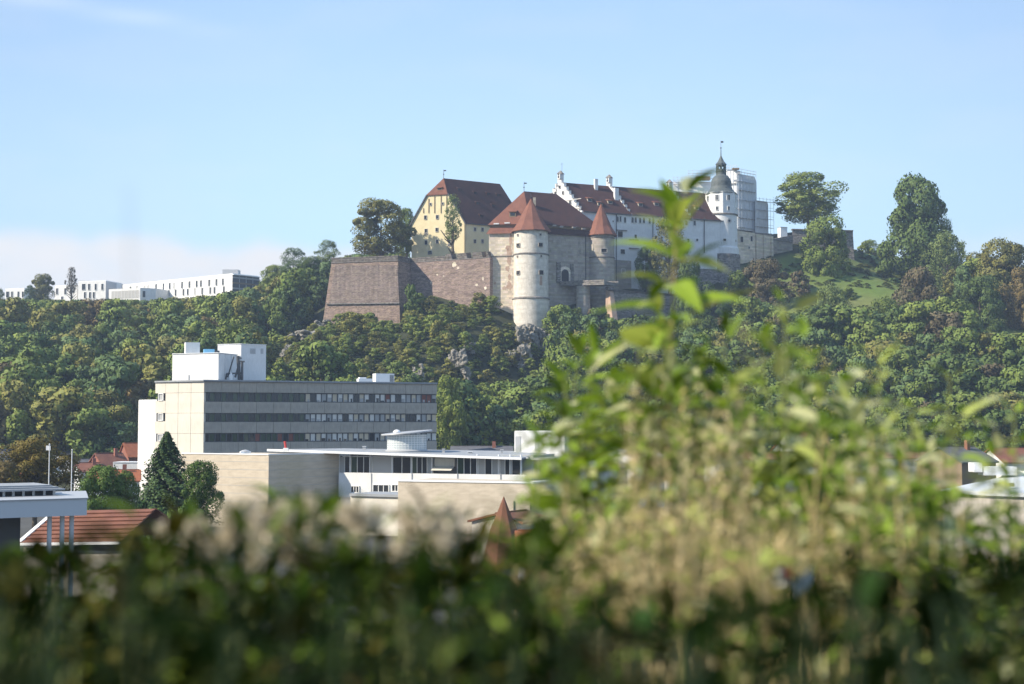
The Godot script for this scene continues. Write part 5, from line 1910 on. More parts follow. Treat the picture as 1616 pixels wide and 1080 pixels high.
func build_houses() -> void:
	# big red tiled roof under the pavilion
	var a := at(30, 859, 112)
	var b := at(190, 857, 108)
	var o := thing("red_roof_hall", "long red tiled roof seen under the pavilion roof", "house", lvl(a, -15), "houses of the old town")
	var nn := facing(a, b)
	block(o, "wall", M.concrete_dark, a - nn * .5, b - nn * .5, 8, -15, a.y - .3)
	tiled_slope(o, a, b, Vector3(0, 2.3, 0) - nn * 4.2, 8, M.roof_tile)
	tiled_slope(o, a - nn * 8.4, b - nn * 8.4, Vector3(0, 2.3, 0) + nn * 4.2, 3, M.roof_tile)
	var v := nb(o)
	v.bar(a + Vector3(0, .1, 0), a + Vector3(0, 2.4, 0) - nn * 4.2, .4, .2)
	put(v, "verge_board", M.white_frame, o)
	var gt := nb(o)
	gt.bar(a + nn * .1, b + nn * .1, .2, .2)
	put(gt, "gutter", M.metal_white, o)
	# steep red roof piece by the cream block
	var c0 := at(796, 838, 150)
	var o2 := thing("turret_roof", "steep pointed red roof tip before the cream block", "house", lvl(c0, -15), "houses of the old town")
	var s := nb(o2)
	var tip := at(795, 784, 152)
	s.lathe(lvl(tip, 0), [Vector2(2.6, c0.y - 4), Vector2(1.5, c0.y), Vector2(.6, lerpf(c0.y, tip.y, .6)), Vector2(.04, tip.y)], 8, .3, true)
	put(s, "roof", M.roof_tile, o2)
	var s2 := nb(o2)
	s2.lathe(lvl(tip, 0), [Vector2(2.2, -15), Vector2(2.2, c0.y - 3.9)], 8, .3, true)
	put(s2, "wall", M.white_plaster, o2)
	house("gabled_house", "small house with a brown gable beside the pointed red roof tip", at(822, 830, 152), at(868, 830, 158), 6, at(822, 826, 152).y, at(840, 813, 154).y, M.panel_cream, M.roof_tile, false)
	house("gabled_house", "orange tiled roof low behind the leafy thicket edge", at(818, 866, 120), at(874, 866, 120), 6, at(818, 866, 120).y, at(830, 843, 122).y, M.white_plaster, M.roof_orange, true)
	# old town houses on the left
	house("gabled_house", "red brick gabled house with a dark red roof left of the stair tower", at(166, 742, 300), at(207, 742, 304), 9, at(166, 741, 300).y, at(166, 717.5, 300).y, M.brick_red, M.roof_tile, true)
	house("gabled_house", "house with a brown tiled roof left of the red brick gable", at(126, 746, 295), at(163, 746, 297), 8, at(126, 745, 295).y, at(126, 733, 295).y, M.white_plaster, M.roof_tile, true)
	house("gabled_house", "house with a long grey roof behind the brown tiled roof", at(111, 742, 320), at(160, 742, 322), 8, at(111, 741, 320).y, at(111, 727, 320).y, M.white_plaster, M.roof_grey, false)
	house("gabled_house", "small dark roofed house with white gable by the wood edge", at(94, 727, 335), at(112, 727, 340), 7, at(94, 727, 335).y, at(94, 715, 335).y, M.white_plaster, M.roof_tile_shaded, false)
	house("gabled_house", "dark roofed house with white gable in front of the round bush", at(114, 728, 332), at(135, 728, 338), 7, at(114, 728, 332).y, at(114, 715, 332).y, M.white_plaster, M.roof_grey, false)
	house("gabled_house", "house with a red roof half hidden by the stair tower", at(203, 722, 310), at(230, 722, 312), 7, at(203, 721, 310).y, at(203, 701, 310).y, M.brick_red, M.roof_orange, false)
	house("gabled_house", "orange tiled roof behind the bushy green trees", at(140, 762, 250), at(219, 762, 252), 8, at(140, 760, 250).y, at(140, 745, 250).y, M.white_plaster, M.roof_orange, true)
	house("gabled_house", "dark roofed house at the left edge behind the autumn tree", at(-20, 722, 330), at(24, 722, 333), 8, at(0, 722, 330).y, at(0, 711, 330).y, M.white_plaster, M.roof_grey, false)
	house("gabled_house", "orange roofed house behind the autumn tree", at(-30, 772, 230), at(40, 772, 232), 8, at(0, 764, 230).y, at(0, 750, 230).y, M.white_plaster, M.roof_orange, false)
	var w0 := at(178, 744, 285)
	var w1 := at(219, 744, 285)
	var o3 := thing("white_garage", "low flat-roofed white building before the red brick gable", "building", lvl(w0, -15))
	block(o3, "wall", M.white_render, w0, w1, 6, -15, at(178, 730.5, 285).y)
	block(o3, "roof_edge", M.metal_white, w0 + facing(w0, w1) * .1, w1 + facing(w0, w1) * .1, 6.2, at(178, 730.4, 285).y + .003, at(178, 729.4, 285).y)
	var hx := at(198, 705, 345)
	house("hillside_cottage", "little white gable at the foot of the wood", at(196, 690, 345), at(208, 690, 350), 5, at(196, 686, 345).y, at(196, 677, 345).y, M.white_plaster, M.roof_grey, false)
	# right side: orange roof with dormers, green kiosk, grey-roofed works, dark roofs
	var h := house("gabled_house", "steep orange roof with two dark dormers behind the blurred plants", at(1271, 716, 300), at(1316, 716, 306), 9, at(1271, 712, 300).y, at(1280, 679, 300).y, M.white_plaster, M.roof_orange, true)
	var pn := facing(at(1271, 716, 300), at(1316, 716, 306))
	for x in [1295, 1307]:
		var p := at(x, 694, 299)
		dormer(h, p, pn, Vector3(0, 1.2, 0), 1.0, 1.0, M.timber, M.roof_grey)
	var kp := at(1059, 676, 300)
	var o4 := thing("roof_kiosk", "small open cupola with a pale green roof above the town roofs", "cupola", lvl(kp, -15))
	var s3 := nb(o4)
	s3.lathe(kp, [Vector2(1.3, 0), Vector2(1.35, .1), Vector2(.9, .5), Vector2(.5, 1.0), Vector2(.06, 2.4)], 8, .4, true)
	put(s3, "green_roof", M.gutter_green, o4)
	for i in 8:
		var s4 := nb(o4)
		s4.box(kp + Vector3(cos(TAU * i / 8 + .4), 0, sin(TAU * i / 8 + .4)) * 1.05 - Vector3(0, 1.3, 0), Vector3(.18, 1.3, .18))
		put(s4, "post", M.white_frame, o4)
	var s5 := nb(o4)
	s5.box(Vector3(kp.x, -15, kp.z), Vector3(2.6, kp.y + 15 - 1.3, 2.6))
	put(s5, "shaft", M.white_plaster, o4)
	for q in [[1000, 1048, 722, 712, 255, "white_render", "roof_felt", "flat grey roof edge glimpsed between the dry stalks"], [1130, 1300, 726, 716, 290, "white_plaster", "roof_tile", "long low tiled roof behind the plants right of the cupola"], [880, 990, 740, 730, 240, "white_render", "roof_felt", "white flat-roofed wing behind the leafy thicket"], [1310, 1500, 724, 716, 300, "panel_cream", "roof_tile", "long red roof edge behind the right stalks"]]:
		house("gabled_house", q[7], at(q[0], q[2], q[4]), at(q[1], q[2], q[4] + 4), 8, at(q[0], q[2], q[4]).y, at(q[0], q[3], q[4]).y, M[q[5]], M[q[6]], false)
	house("gabled_house", "dark slate roofed house behind the grey metal roof", at(1518, 735, 220), at(1572, 735, 224), 9, at(1518, 730, 220).y, at(1530, 708, 220).y, M.timber, M.roof_grey, true)
	house("gabled_house", "red roofed house at the right edge beyond the metal roof", at(1585, 738, 230), at(1660, 738, 232), 8, at(1600, 730, 230).y, at(1600, 710, 230).y, M.white_plaster, M.roof_tile, false)
	var g0 := at(1488, 790, 150)
	var g1 := at(1640, 790, 142)
	var gy := at(1540, 776, 146).y
	var o5 := thing("metal_roofed_works", "low works building with a pale grey metal roof at the right edge", "building", lvl(g0, -15))
	block(o5, "wall", M.concrete_dark, g0, g1, 14, -15, gy - .4)
	var gn := facing(g0, g1)
	var s6 := nb(o5)
	s6.solid([lvl(g0, gy - .4) + gn * .4, lvl(g1, gy - .4) + gn * .4, lvl(g1, gy + .8) - gn * 14, lvl(g0, gy + .8) - gn * 14, lvl(g0, gy) + gn * .4, lvl(g1, gy) + gn * .4, lvl(g1, gy + 1.2) - gn * 14, lvl(g0, gy + 1.2) - gn * 14])
	put(s6, "metal_roof", M.metal_pale, o5)
	wall_slab(o5, "roof_ridge", M.metal_white, g0 - gn * 13.5, g1 - gn * 13.5, gy + 1.0, gy + 1.7, .6)
	for x in [[1533, 1546, 745, 738], [1548, 1600, 750, 744]]:
		var s7 := nb(o5)
		var p := at((x[0] + x[1]) / 2.0, x[2], 158)
		s7.box(p, Vector3((x[1] - x[0]) * .07, (x[2] - x[3]) * .09 + .4, 2.0))
		put(s7, "roof_box", M.metal_white, o5)
	var s8 := nb(o5)
	s8.box(at(1585, 768, 147), Vector3(1.9, .35, .6))
	put(s8, "roof_light", M.metal_dark, o5)

# ---------------------------------------------------------------- trees
func leaf_crown(seed_: int, lobes: int, leaves: int, size: float, shape: String) -> ArrayMesh:
	# a crown one wide and one high: leaf sprays over the shells of many lobes
	var r := RandomNumberGenerator.new()
	r.seed = seed_
	var L := []
	var ph1 := r.randf() * TAU
	var ph2 := r.randf() * TAU
	for i in lobes:
		var a := r.randf() * TAU
		var y := r.randf()
		var reach := 0.0
		match shape:
			"round": reach = 0.36 * sqrt(maxf(0.0, 1.0 - pow(y * 1.9 - 0.9, 2)))
			"tall": reach = 0.40 * pow(maxf(0.0, 1.0 - y), 0.45) * (0.55 + 0.45 * minf(1.0, y * 5.0))
			"spread": reach = 0.40 * sqrt(maxf(0.0, 1.0 - pow(y * 1.6 - 0.6, 2)))
			"bush": reach = 0.38 * sqrt(maxf(0.0, 1.0 - y * y))
			_: reach = 0.34 * sqrt(maxf(0.0, 1.0 - pow(y * 1.9 - 0.9, 2)))
		reach *= 1.0 + 0.13 * sin(2.0 * a + ph1 + y * 3.0) + 0.12 * sin(3.0 * a + ph2 - y * 7.0)
		var k := pow(r.randf(), 0.35) * reach
		var stray := r.randf() < 0.14
		if stray:
			k = reach * r.randf_range(1.0, 1.28)
		var rad := r.randf_range(0.07, 0.19) if lobes > 40 else r.randf_range(0.09, 0.2)
		if stray:
			rad *= 0.6
		if shape == "feather":
			rad *= 0.75
		L.append([Vector3(cos(a) * k, clampf(y, 0.08, 0.93), sin(a) * k), rad, r.randf_range(0.82, 1.14)])
	var b := B.new()
	var tries := 0
	var made := 0
	while made < leaves and tries < leaves * 6:
		tries += 1
		var l = L[r.randi() % lobes]
		var d := Vector3(r.randfn(), r.randfn() + 0.25, r.randfn()).normalized()
		var p: Vector3 = l[0] + d * l[1] * Vector3(1, 0.85, 1) * (r.randf_range(0.7, 1.08) if shape != "feather" else r.randf_range(0.3, 1.2))
		var inner := 0
		for q in L:
			if p.distance_squared_to(q[0]) < pow(q[1] * 0.62, 2):
				inner += 1
		if inner > 0 and r.randf() < 0.9:
			continue
		made += 1
		var n := (d + Vector3(r.randfn(), r.randfn(), r.randfn()) * 0.45).normalized()
		var x := n.cross(Vector3(r.randfn(), r.randfn(), r.randfn())).normalized()
		var y := n.cross(x)
		var s := size * r.randf_range(0.6, 1.3)
		x *= s * 0.5
		y *= s * 0.5
		var sh := (d * 0.75 + n * 0.55).normalized()
		var t: float = l[2] * r.randf_range(0.72, 1.25)
		b.col = Color(t * r.randf_range(0.9, 1.12), t, t * r.randf_range(0.8, 1.1))
		b.smooth_tri(p - x * 1.1, p - y * 0.7 + n * s * .1, p + x * 1.1, sh, sh, sh)
		b.smooth_tri(p - x * 1.1, p + x * 1.1, p + y * 0.8 - n * s * .1, sh, sh, sh)
	return b.mesh()

func conifer_crown(seed_: int, leaves: int, size: float) -> ArrayMesh:
	var r := RandomNumberGenerator.new()
	r.seed = seed_
	var b := B.new()
	for i in leaves:
		var y := pow(r.randf(), 1.25)
		var tier := floorf(y * 21.0) / 21.0 + 0.013 * sin(float(i % 7) * 2.1)
		var arms := 7
		var a := (float(r.randi() % arms) + tier * 5.3 + r.randf_range(-.22, .22)) * TAU / arms
		var reach := 0.5 * pow(1.0 - tier, 0.95) * r.randf_range(0.5, 1.05) * (1.0 + .25 * sin(a * 2.0 + tier * 9.0))
		var k := sqrt(r.randf()) * reach
		var p := Vector3(cos(a) * k, tier + 0.03 - k * 0.22 + r.randf_range(-.026, .026), sin(a) * k)
		var n := Vector3(cos(a) * .5 + r.randfn() * .4, 0.7 + r.randfn() * .3, sin(a) * .5 + r.randfn() * .4).normalized()
		var x := n.cross(Vector3(r.randfn(), r.randfn(), r.randfn())).normalized() * size * .6
		var yv := n.cross(x).normalized() * size * .3
		var t := r.randf_range(.7, 1.25)
		b.col = Color(t, t, t)
		b.smooth_tri(p - x, p - yv, p + x, n, n, n)
		b.smooth_tri(p - x, p + x, p + yv, n, n, n)
	return b.mesh()

func trunk_mesh(seed_: int, limbs: int) -> ArrayMesh:      # one high
	var r := RandomNumberGenerator.new()
	r.seed = seed_
	var b := B.new()
	b.tube(Vector3(0, -.06, 0), Vector3(.01, .3, .01), .035, .026, 9)
	b.tube(Vector3(.01, .3, .01), Vector3(-.01, .62, 0), .026, .014, 8)
	b.tube(Vector3(-.01, .62, 0), Vector3(.01, .9, 0), .014, .004, 6)
	for i in limbs:
		var y := r.randf_range(.24, .7)
		var a := r.randf() * TAU
		var p := Vector3(0, y, 0)
		var q := p + Vector3(cos(a), r.randf_range(.5, 1.1), sin(a)) * r.randf_range(.12, .24) * (1.1 - y * .6)
		b.tube(p, q, .013, .005, 6)
	return b.mesh()

var crowns := {}
var trunks := []

func tree(called: String, label: String, group: String, p: Vector3, h: float, w: float, kind: String, leaf: Material, low := 0.16, turn := 0.0, category := "tree") -> Node3D:
	var o := thing(called, label, category, p, group)
	o.rotation.y = turn
	var set_: Array = crowns[kind]
	var c := put_mesh(set_[rng.randi() % set_.size()], "crown", leaf, o)
	c.position.y = h * low
	c.scale = Vector3(w, h * (1.0 - low), w)
	if kind != "bush":
		var t := put_mesh(trunks[rng.randi() % trunks.size()], "trunk", M.bark, o)
		t.scale = Vector3(h * .9, h * .92, h * .9) if h < 14 else Vector3(h * .8, h * .92, h * .8)
	return o

func curve(list: Array, x: float) -> float:
	for i in list.size() - 1:
		if x <= list[i + 1][0]:
			return lerpf(list[i][1], list[i + 1][1], clampf((x - list[i][0]) / (list[i + 1][0] - list[i][0]), 0, 1))
	return list[-1][1]

func build_woods() -> void:
	crowns = {
		"round": [leaf_crown(1, 34, 3400, .064, "round"), leaf_crown(2, 30, 3200, .064, "round"), leaf_crown(3, 40, 3400, .062, "round"), leaf_crown(4, 32, 3200, .066, "round")],
		"tall": [leaf_crown(5, 40, 3400, .062, "tall"), leaf_crown(6, 44, 3400, .060, "tall")],
		"feather": [leaf_crown(7, 50, 2600, .052, "feather"), leaf_crown(8, 54, 2600, .052, "feather")],
		"bush": [leaf_crown(9, 28, 2200, .075, "bush"), leaf_crown(10, 32, 2200, .075, "bush"), leaf_crown(11, 24, 2000, .08, "bush")],
		"big_round": [leaf_crown(12, 80, 22000, .027, "round"), leaf_crown(13, 72, 21000, .028, "round"), leaf_crown(25, 76, 21000, .028, "round")],
		"big_tall": [leaf_crown(14, 100, 22000, .030, "tall"), leaf_crown(24, 90, 21000, .030, "tall")],
		"big_spread": [leaf_crown(15, 95, 24000, .026, "spread")],
		"big_feather": [leaf_crown(16, 120, 12000, .024, "feather"), leaf_crown(17, 110, 12000, .024, "feather")],
		"birch": [leaf_crown(18, 70, 4200, .034, "feather")],
		"conifer": [conifer_crown(19, 16000, .036)],
	}
	for i in 4:
		trunks.append(trunk_mesh(30 + i, 9))
	var greens := [
		leafy("leaf_dark", Color(0.089, 0.134, 0.037), .3), leafy("leaf_mid", Color(0.144, 0.194, 0.045), .3), leafy("leaf_fresh", Color(0.186, 0.234, 0.052), .3), leafy("leaf_yellow", Color(0.215, 0.215, 0.055), .3),
		leafy("leaf_olive", Color(0.174, 0.172, 0.050), .3), leafy("leaf_rust", Color(0.182, 0.141, 0.057), .25), leafy("leaf_blue", Color(0.104, 0.159, 0.058), .3), leafy("leaf_brown", Color(0.121, 0.103, 0.059), .25),
	]
	leafy("leaf_autumn", Color(.150, .118, .026), .25)
	leafy("leaf_light", Color(0.149, 0.196, 0.064), .3)

	# single trees: [px, top, foot, width, depth, kind, leaf, crown's foot, name, label]
	var singles := [
		[601, 323, 408, 90, 500, "big_round", "leaf_olive", .08, "chestnut_tree", "dense rounded olive-green tree left of the yellow storehouse"],
		[641, 334, 408, 40, 520, "big_round", "leaf_mid", .1, "lime_tree", "smaller green tree squeezed between the rounded tree and the yellow storehouse"],
		[714.5, 314, 402, 35, 488, "birch", "leaf_light", .2, "birch_tree", "slender birch standing before the yellow gable"],
		[462, 396, 456, 48, 548, "big_feather", "leaf_blue", .2, "ash_tree", "loose ash tree on the skyline left of the bastion"],
		[517, 383, 440, 40, 552, "big_feather", "leaf_mid", .25, "ash_tree", "lacy tree on the skyline nearest the bastion corner"],
		[433, 424, 480, 50, 560, "big_round", "leaf_fresh", .1, "wood_edge_tree", "round green tree at the end of the white ridge block"],
		[490, 412, 470, 52, 535, "big_round", "leaf_dark", .1, "wood_edge_tree", "dark tree below the loose skyline trees"],
		[1276, 278, 368, 108, 552, "big_round", "leaf_fresh", .22, "linden_tree", "broad yellowish tree with a short trunk on the round bastion"],
		[1302, 352, 470, 88, 520, "big_round", "leaf_mid", .06, "lime_tree", "tall leafy tree in front of the dark round bastion"],
		[1447, 292, 468, 124, 540, "big_tall", "leaf_dark", .05, "poplar_tree", "tallest dark tree standing against the sky above the meadow"],
		[1490, 352, 462, 62, 545, "big_feather", "leaf_mid", .1, "ash_tree", "ragged tree leaning out behind the tallest dark tree"],
		[1496, 372, 490, 80, 520, "big_feather", "leaf_light", .06, "willow_tree", "light green feathery tree in front of the tallest dark tree"],
		[1452, 434, 590, 104, 468, "big_round", "leaf_brown", .05, "copper_beech", "dark brown-purple tree below the meadow"],
		[1548, 446, 560, 78, 474, "big_round", "leaf_dark", .1, "oak_tree", "dark oak beside the brown-purple tree"],
		[1590, 392, 530, 108, 495, "big_round", "leaf_olive", .12, "oak_tree", "large olive oak at the right edge of the hill"],
		[1545, 405, 500, 70, 515, "big_round", "leaf_olive", .1, "oak_tree", "rounded olive tree behind the dark oak"],
		[1612, 430, 540, 60, 476, "big_round", "leaf_rust", .18, "beech_tree", "yellow-brown tree with visible trunk over the small meadow"],
		[1375, 380, 412, 34, 590, "big_feather", "leaf_mid", .1, "hawthorn_tree", "small tree on the saddle beside the mast"],
		[1366, 384, 414, 26, 585, "round", "leaf_fresh", .1, "hawthorn_tree", "low green tree left of the mast on the saddle"],
		[1205, 419, 510, 84, 488, "big_round", "leaf_brown", .04, "hazel_tree", "brownish bushy tree on the slope below the clock tower"],
		[1262, 430, 480, 44, 500, "bush", "leaf_brown", 0.0, "hazel_tree", "brownish shrub beside the meadow under the tall leafy tree"],
		[1310, 458, 590, 88, 452, "big_feather", "leaf_light", .08, "walnut_tree", "feathery light green tree in front of the meadow"],
		[1395, 475, 590, 84, 456, "big_feather", "leaf_mid", .08, "maple_tree", "loose green tree between the feathery tree and the brown-purple tree"],
		[1340, 456, 478, 32, 494, "bush", "leaf_mid", 0.0, "meadow_shrub", "round green shrub on the meadow edge"],
		[1410, 440, 470, 40, 520, "bush", "leaf_dark", 0.0, "meadow_shrub", "dark shrub at the foot of the tallest tree"],
		[1056, 350, 458, 74, 483, "big_feather", "leaf_olive", .03, "lime_tree", "grey-green tree growing against the white castle wing"],
		[1020, 395, 460, 40, 484, "big_round", "leaf_dark", .03, "yew_tree", "dark shaded tree at the foot of the white castle wing"],
		[1092, 420, 560, 62, 466, "big_round", "leaf_dark", .05, "oak_tree", "dark green tree before the retaining wall"],
		[1130, 470, 560, 60, 468, "big_round", "leaf_blue", .05, "oak_tree", "shaded tree below the end of the retaining wall"],
		[648, 451, 512, 30, 469, "bush", "leaf_dark", 0.0, "ivy_shrub", "dark ivy shrub in the corner of bastion and curtain wall"],
		[67, 438, 490, 42, 655, "big_round", "leaf_olive", .1, "pine_tree", "pale olive tree before the far white ridge wing"],
		[46, 452, 490, 20, 650, "big_feather", "leaf_dark", .2, "pine_tree", "dark loose tree on the ridge beside the pale olive tree"],
		[112, 425, 482, 22, 655, "birch", "leaf_brown", .3, "larch_tree", "half bare tree rising above the ridge wing roof"],
		[-4, 458, 520, 30, 600, "big_feather", "leaf_dark", .1, "pine_tree", "dark pine at the left end of the ridge"],
		[262, 690, 818, 136, 172, "conifer", "leaf_conifer", .02, "spruce_tree", "pointed dark conifer before the white stair tower"],
		[314, 738, 840, 66, 165, "big_round", "leaf_broad", .05, "maple_tree", "dark green broadleaf tree between the conifer and the pale hall"],
		[160, 746, 850, 80, 150, "big_round", "leaf_broad_light", .02, "hornbeam_tree", "bushy green tree in front of the orange roofs"],
		[198, 752, 850, 56, 152, "big_round", "leaf_broad_light", .02, "hornbeam_tree", "bushy green tree touching the stair tower wall"],
		[55, 700, 800, 122, 195, "big_spread", "leaf_autumn", .05, "maple_tree", "olive and orange autumn tree behind the pavilion"],
		[8, 735, 800, 50, 190, "big_round", "leaf_rust", .05, "maple_tree", "reddish brown tree at the left edge behind the pavilion"],
		[152, 680, 727, 36, 338, "big_round", "leaf_blue", .03, "round_tree", "dense round blue-green tree at the foot of the wood above the houses"],
		[705, 602, 720, 62, 345, "big_round", "leaf_fresh", .06, "maple_tree", "sunlit yellow-green tree beside the office roof end"],
	]
	leafy("leaf_conifer", Color(0.067, 0.109, 0.036), .15)
	leafy("leaf_broad", Color(0.068, 0.117, 0.023), .25)
	leafy("leaf_broad_light", Color(0.091, 0.150, 0.034), .2)
	for s in singles:
		var foot := at(s[0], s[2], s[4])
		var top := at(s[0], s[1], s[4])
		var g := ground(foot.x, foot.z)
		var w: float = s[3] * s[4] / F
		var fy := minf(g, foot.y)
		if s[4] < 330:
			fy = -15.0
		var h := top.y - fy
		var low: float = clampf(1.0 - (top.y - foot.y) / h * (1.0 - s[7]), s[7], .75)
		tree(s[8], s[9], "", Vector3(foot.x, fy, foot.z), h * 1.03, w * 1.12, s[5], M[s[6]], low, rng.randf() * TAU, "shrub" if s[5] == "bush" else "tree")

	# low green things by the pavilion and hall
	for q in [[225, 812, 40, 150], [245, 818, 46, 146], [190, 826, 60, 140], [290, 822, 50, 150], [272, 830, 46, 140], [150, 832, 50, 138]]:
		var p := at(q[0], q[1], q[3])
		var o := tree("garden_shrub", "leafy shrub at the foot of the conifer and bushy trees", "garden shrubs behind the pavilion", Vector3(p.x, -15, p.z), p.y + 15 + 1.0, q[2] * q[3] / F * 1.3, "bush", M.leaf_broad_light, 0.0, rng.randf() * TAU, "shrub")

	# the wood on the slopes
	var near_lim := [[-100, 470], [380, 470], [405, 600], [425, 596], [450, 556], [480, 522], [508, 500], [545, 484], [575, 488], [600, 503], [632, 512], [636, 470], [652, 456], [690, 458], [720, 452], [770, 460], [800, 472], [806, 520], [868, 520], [872, 483], [950, 488], [966, 506], [1040, 500], [1166, 504], [1180, 470], [1240, 494], [1300, 486], [1400, 492], [1440, 480], [1500, 470], [1560, 530], [1700, 530]]
	var far_lim := [[-100, 478], [60, 474], [100, 476], [250, 474], [345, 468], [405, 455], [430, 438], [480, 424], [520, 415], [560, 404], [640, 400], [700, 300]]
	var list := []
	var z := -338.0
	while z > -668.0:
		var step := 4.6 if z > -484 and z < -384 else (7.4 if z > -480 else 8.6)
		var x := -250.0
		while x < 262.0:
			x += step
			var px := x + rng.randf_range(-.45, .45) * step
			var pz := z + rng.randf_range(-.45, .45) * step
			var g := ground(px, pz)
			var s := seen(Vector3(px, g, pz))
			var roll := rng.randf()
			var roll2 := rng.randf()
			var roll3 := rng.randf()
			var roll4 := rng.randf()
			if s.x < -50 or s.x > 1670 or g < -13.2:
				continue
			var v2 := Vector2(px, pz)
			if Geometry2D.is_point_in_polygon(v2, meadow) or Geometry2D.is_point_in_polygon(v2, keepout):
				continue
			var d := -pz
			if s.x > 640 and d > 505:
				continue
			if s.x > 1560 and d > 452 and d < 492:
				continue
			var crag := s.x > 405 and s.x < 880 and d > 385 and d < 480
			var h := lerpf(8.0, 21.0, roll * roll)
			var w := h * lerpf(.6, .98, roll2) + 1.0
			var kind := "round"
			if roll3 < .2: kind = "tall"
			elif roll3 < .28: kind = "feather"
			if crag:
				h = lerpf(2.4, 7.0, roll * roll)
				w = h * lerpf(.8, 1.2, roll2) + 1.2
				kind = "bush" if roll3 < .55 else ("round" if roll3 < .85 else "feather")
			elif d > 560 and s.x < 420:
				h *= .85
			var far := d > 486 or (s.x < 468 and d > 450)
			var lim := curve(far_lim if far else near_lim, s.x)
			var top := seen(Vector3(px, g + h, pz)).y
			if top < lim:
				var room := (s.y - lim) / (s.y - top)
				if room < .08:
					continue
				w = minf(maxf(w * room, 2.2), h * room * 2.2 + 1.2)
				h *= room
				w = minf(w, h * 1.5)
				if room < .6:
					kind = "bush"
			var zone := 0.5 + 0.5 * sin(px * .045 + 1.3) * cos(pz * .06)
			var m := int(roll4 * 8.0)
			if s.x < 430: m = [0, 1, 1, 2, 3, 4, 2, 6, 1, 2, 3, 5][int(roll4 * 12.0)]
			elif crag: m = [2, 3, 2, 3, 2, 3, 1, 2, 3, 4, 2, 1][int(roll4 * 12.0)]
			elif s.x < 900: m = [1, 2, 0, 6, 1, 3, 2, 4, 1, 2, 1, 6][int(roll4 * 12.0)]
			else: m = [0, 6, 1, 0, 6, 1, 2, 4, 0, 7, 1, 0][int(roll4 * 12.0)]
			if zone > .8 and m == 0:
				m = 1
			list.append([w * h / (d * d) * (1.3 if s.x < 1350 else 1.0), Vector3(px, g, pz), h, w, kind, m, crag, s.x])
		z -= step
	list.sort_custom(func(a, b): return a[0] > b[0])
	var words := ["dark green", "mid green", "fresh green", "yellowish green", "olive", "rust brown", "bluish green", "dull brown"]
	var counts := {"tree": 0, "shrub": 0}
	var rest := {}
	var n_rest := 0
	for e in list:
		var shrub: bool = e[4] == "bush"
		var key := "shrub" if shrub else "tree"
		if counts[key] < 290:
			counts[key] += 1
			var place := "on the wooded slope below the ridge building" if e[7] < 430 else ("on the crag under the castle walls" if e[6] else ("at the foot of the castle crag" if e[7] < 900 else "on the shaded slope right of the castle"))
			var label: String = "%s %s %s" % [words[e[5]], "shrub" if shrub else "deciduous tree in the wood", place]
			tree("hillside_shrub" if shrub else "forest_tree", label, label, e[1] - Vector3(0, .3, 0), e[2], e[3], e[4], greens[e[5]], 0.0 if shrub else .14, rng.randf() * TAU, key)
		else:
			var set_: Array = crowns[e[4]]
			var rk: String = "%s%d" % [e[4], int(absf(e[1].x)) % set_.size()]
			if not rest.has(rk):
				rest[rk] = [set_[int(absf(e[1].x)) % set_.size()], []]
			rest[rk][1].append(e)
			n_rest += 1
	print("woods ", list.size(), " rest ", n_rest, counts)
	var wood := Node3D.new()
	wood.name = "woodland"
	tag(wood, "rest of the dense mixed wood covering the hillside", "wood", "", "stuff")
	add_child(wood)
	var tinted := leafy("leaf_tinted", Color.WHITE, .3)
	for rk in rest:
		var mm := MultiMesh.new()
		mm.transform_format = MultiMesh.TRANSFORM_3D
		mm.use_colors = true
		mm.mesh = rest[rk][0]
		mm.instance_count = rest[rk][1].size()
		for i in rest[rk][1].size():
			var e = rest[rk][1][i]
			var low := 0.0 if e[4] == "bush" else .1
			mm.set_instance_transform(i, Transform3D(Basis(Vector3.UP, float(i) * 2.4).scaled_local(Vector3(e[3], e[2] * (1 - low), e[3])), e[1] + Vector3(0, e[2] * low - .3, 0)))
			mm.set_instance_color(i, greens[e[5]].albedo_color.srgb_to_linear())
		var o := MultiMeshInstance3D.new()
		o.name = "tree_crown"
		o.multimesh = mm
		o.material_override = tinted
		tag(o, "", "", "", "stuff")
		wood.add_child(o, true)
	# undergrowth: low leafy cover so that no bare soil shows between crowns
	var under := []
	for i in 11000:
		var x := rng.randf_range(-240, 250)
		var zz := rng.randf_range(-640, -336)
		var g := ground(x, zz)
		var s := seen(Vector3(x, g, zz))
		var v2 := Vector2(x, zz)
		var a := rng.randf()
		var c := rng.randf()
		if s.x < -40 or s.x > 1660 or g < -13.5 or (Geometry2D.is_point_in_polygon(v2, meadow) and (s.y > 456 or c < .15)) or Geometry2D.is_point_in_polygon(v2, keepout) or (s.x > 640 and s.x < 1150 and -zz > 505) or -zz > 640:
			continue
		if s.x > 1560 and -zz > 452 and -zz < 492:
			continue
		var h := lerpf(.7, 2.3, a)
		if Geometry2D.is_point_in_polygon(v2, meadow):
			h *= .6
		var lim := curve(far_lim if -zz > 486 or (s.x < 468 and -zz > 450) else near_lim, s.x)
		if seen(Vector3(x, g + h, zz)).y < lim:
			continue
		under.append([Vector3(x, g - .2, zz), h, c])
	var mm := MultiMesh.new()
	mm.transform_format = MultiMesh.TRANSFORM_3D
	mm.use_colors = true
	mm.mesh = leaf_crown(44, 16, 420, .17, "bush")
	mm.instance_count = under.size()
	for i in under.size():
		var e = under[i]
		mm.set_instance_transform(i, Transform3D(Basis(Vector3.UP, i * 1.7).scaled_local(Vector3(2.2 + e[1], e[1], 2.2 + e[1])), e[0]))
		mm.set_instance_color(i, Color(.09, .125, .032).lerp(Color(.16, .17, .045), e[2]))
	var uo := MultiMeshInstance3D.new()
	uo.name = "undergrowth"
	uo.multimesh = mm
	uo.material_override = tinted
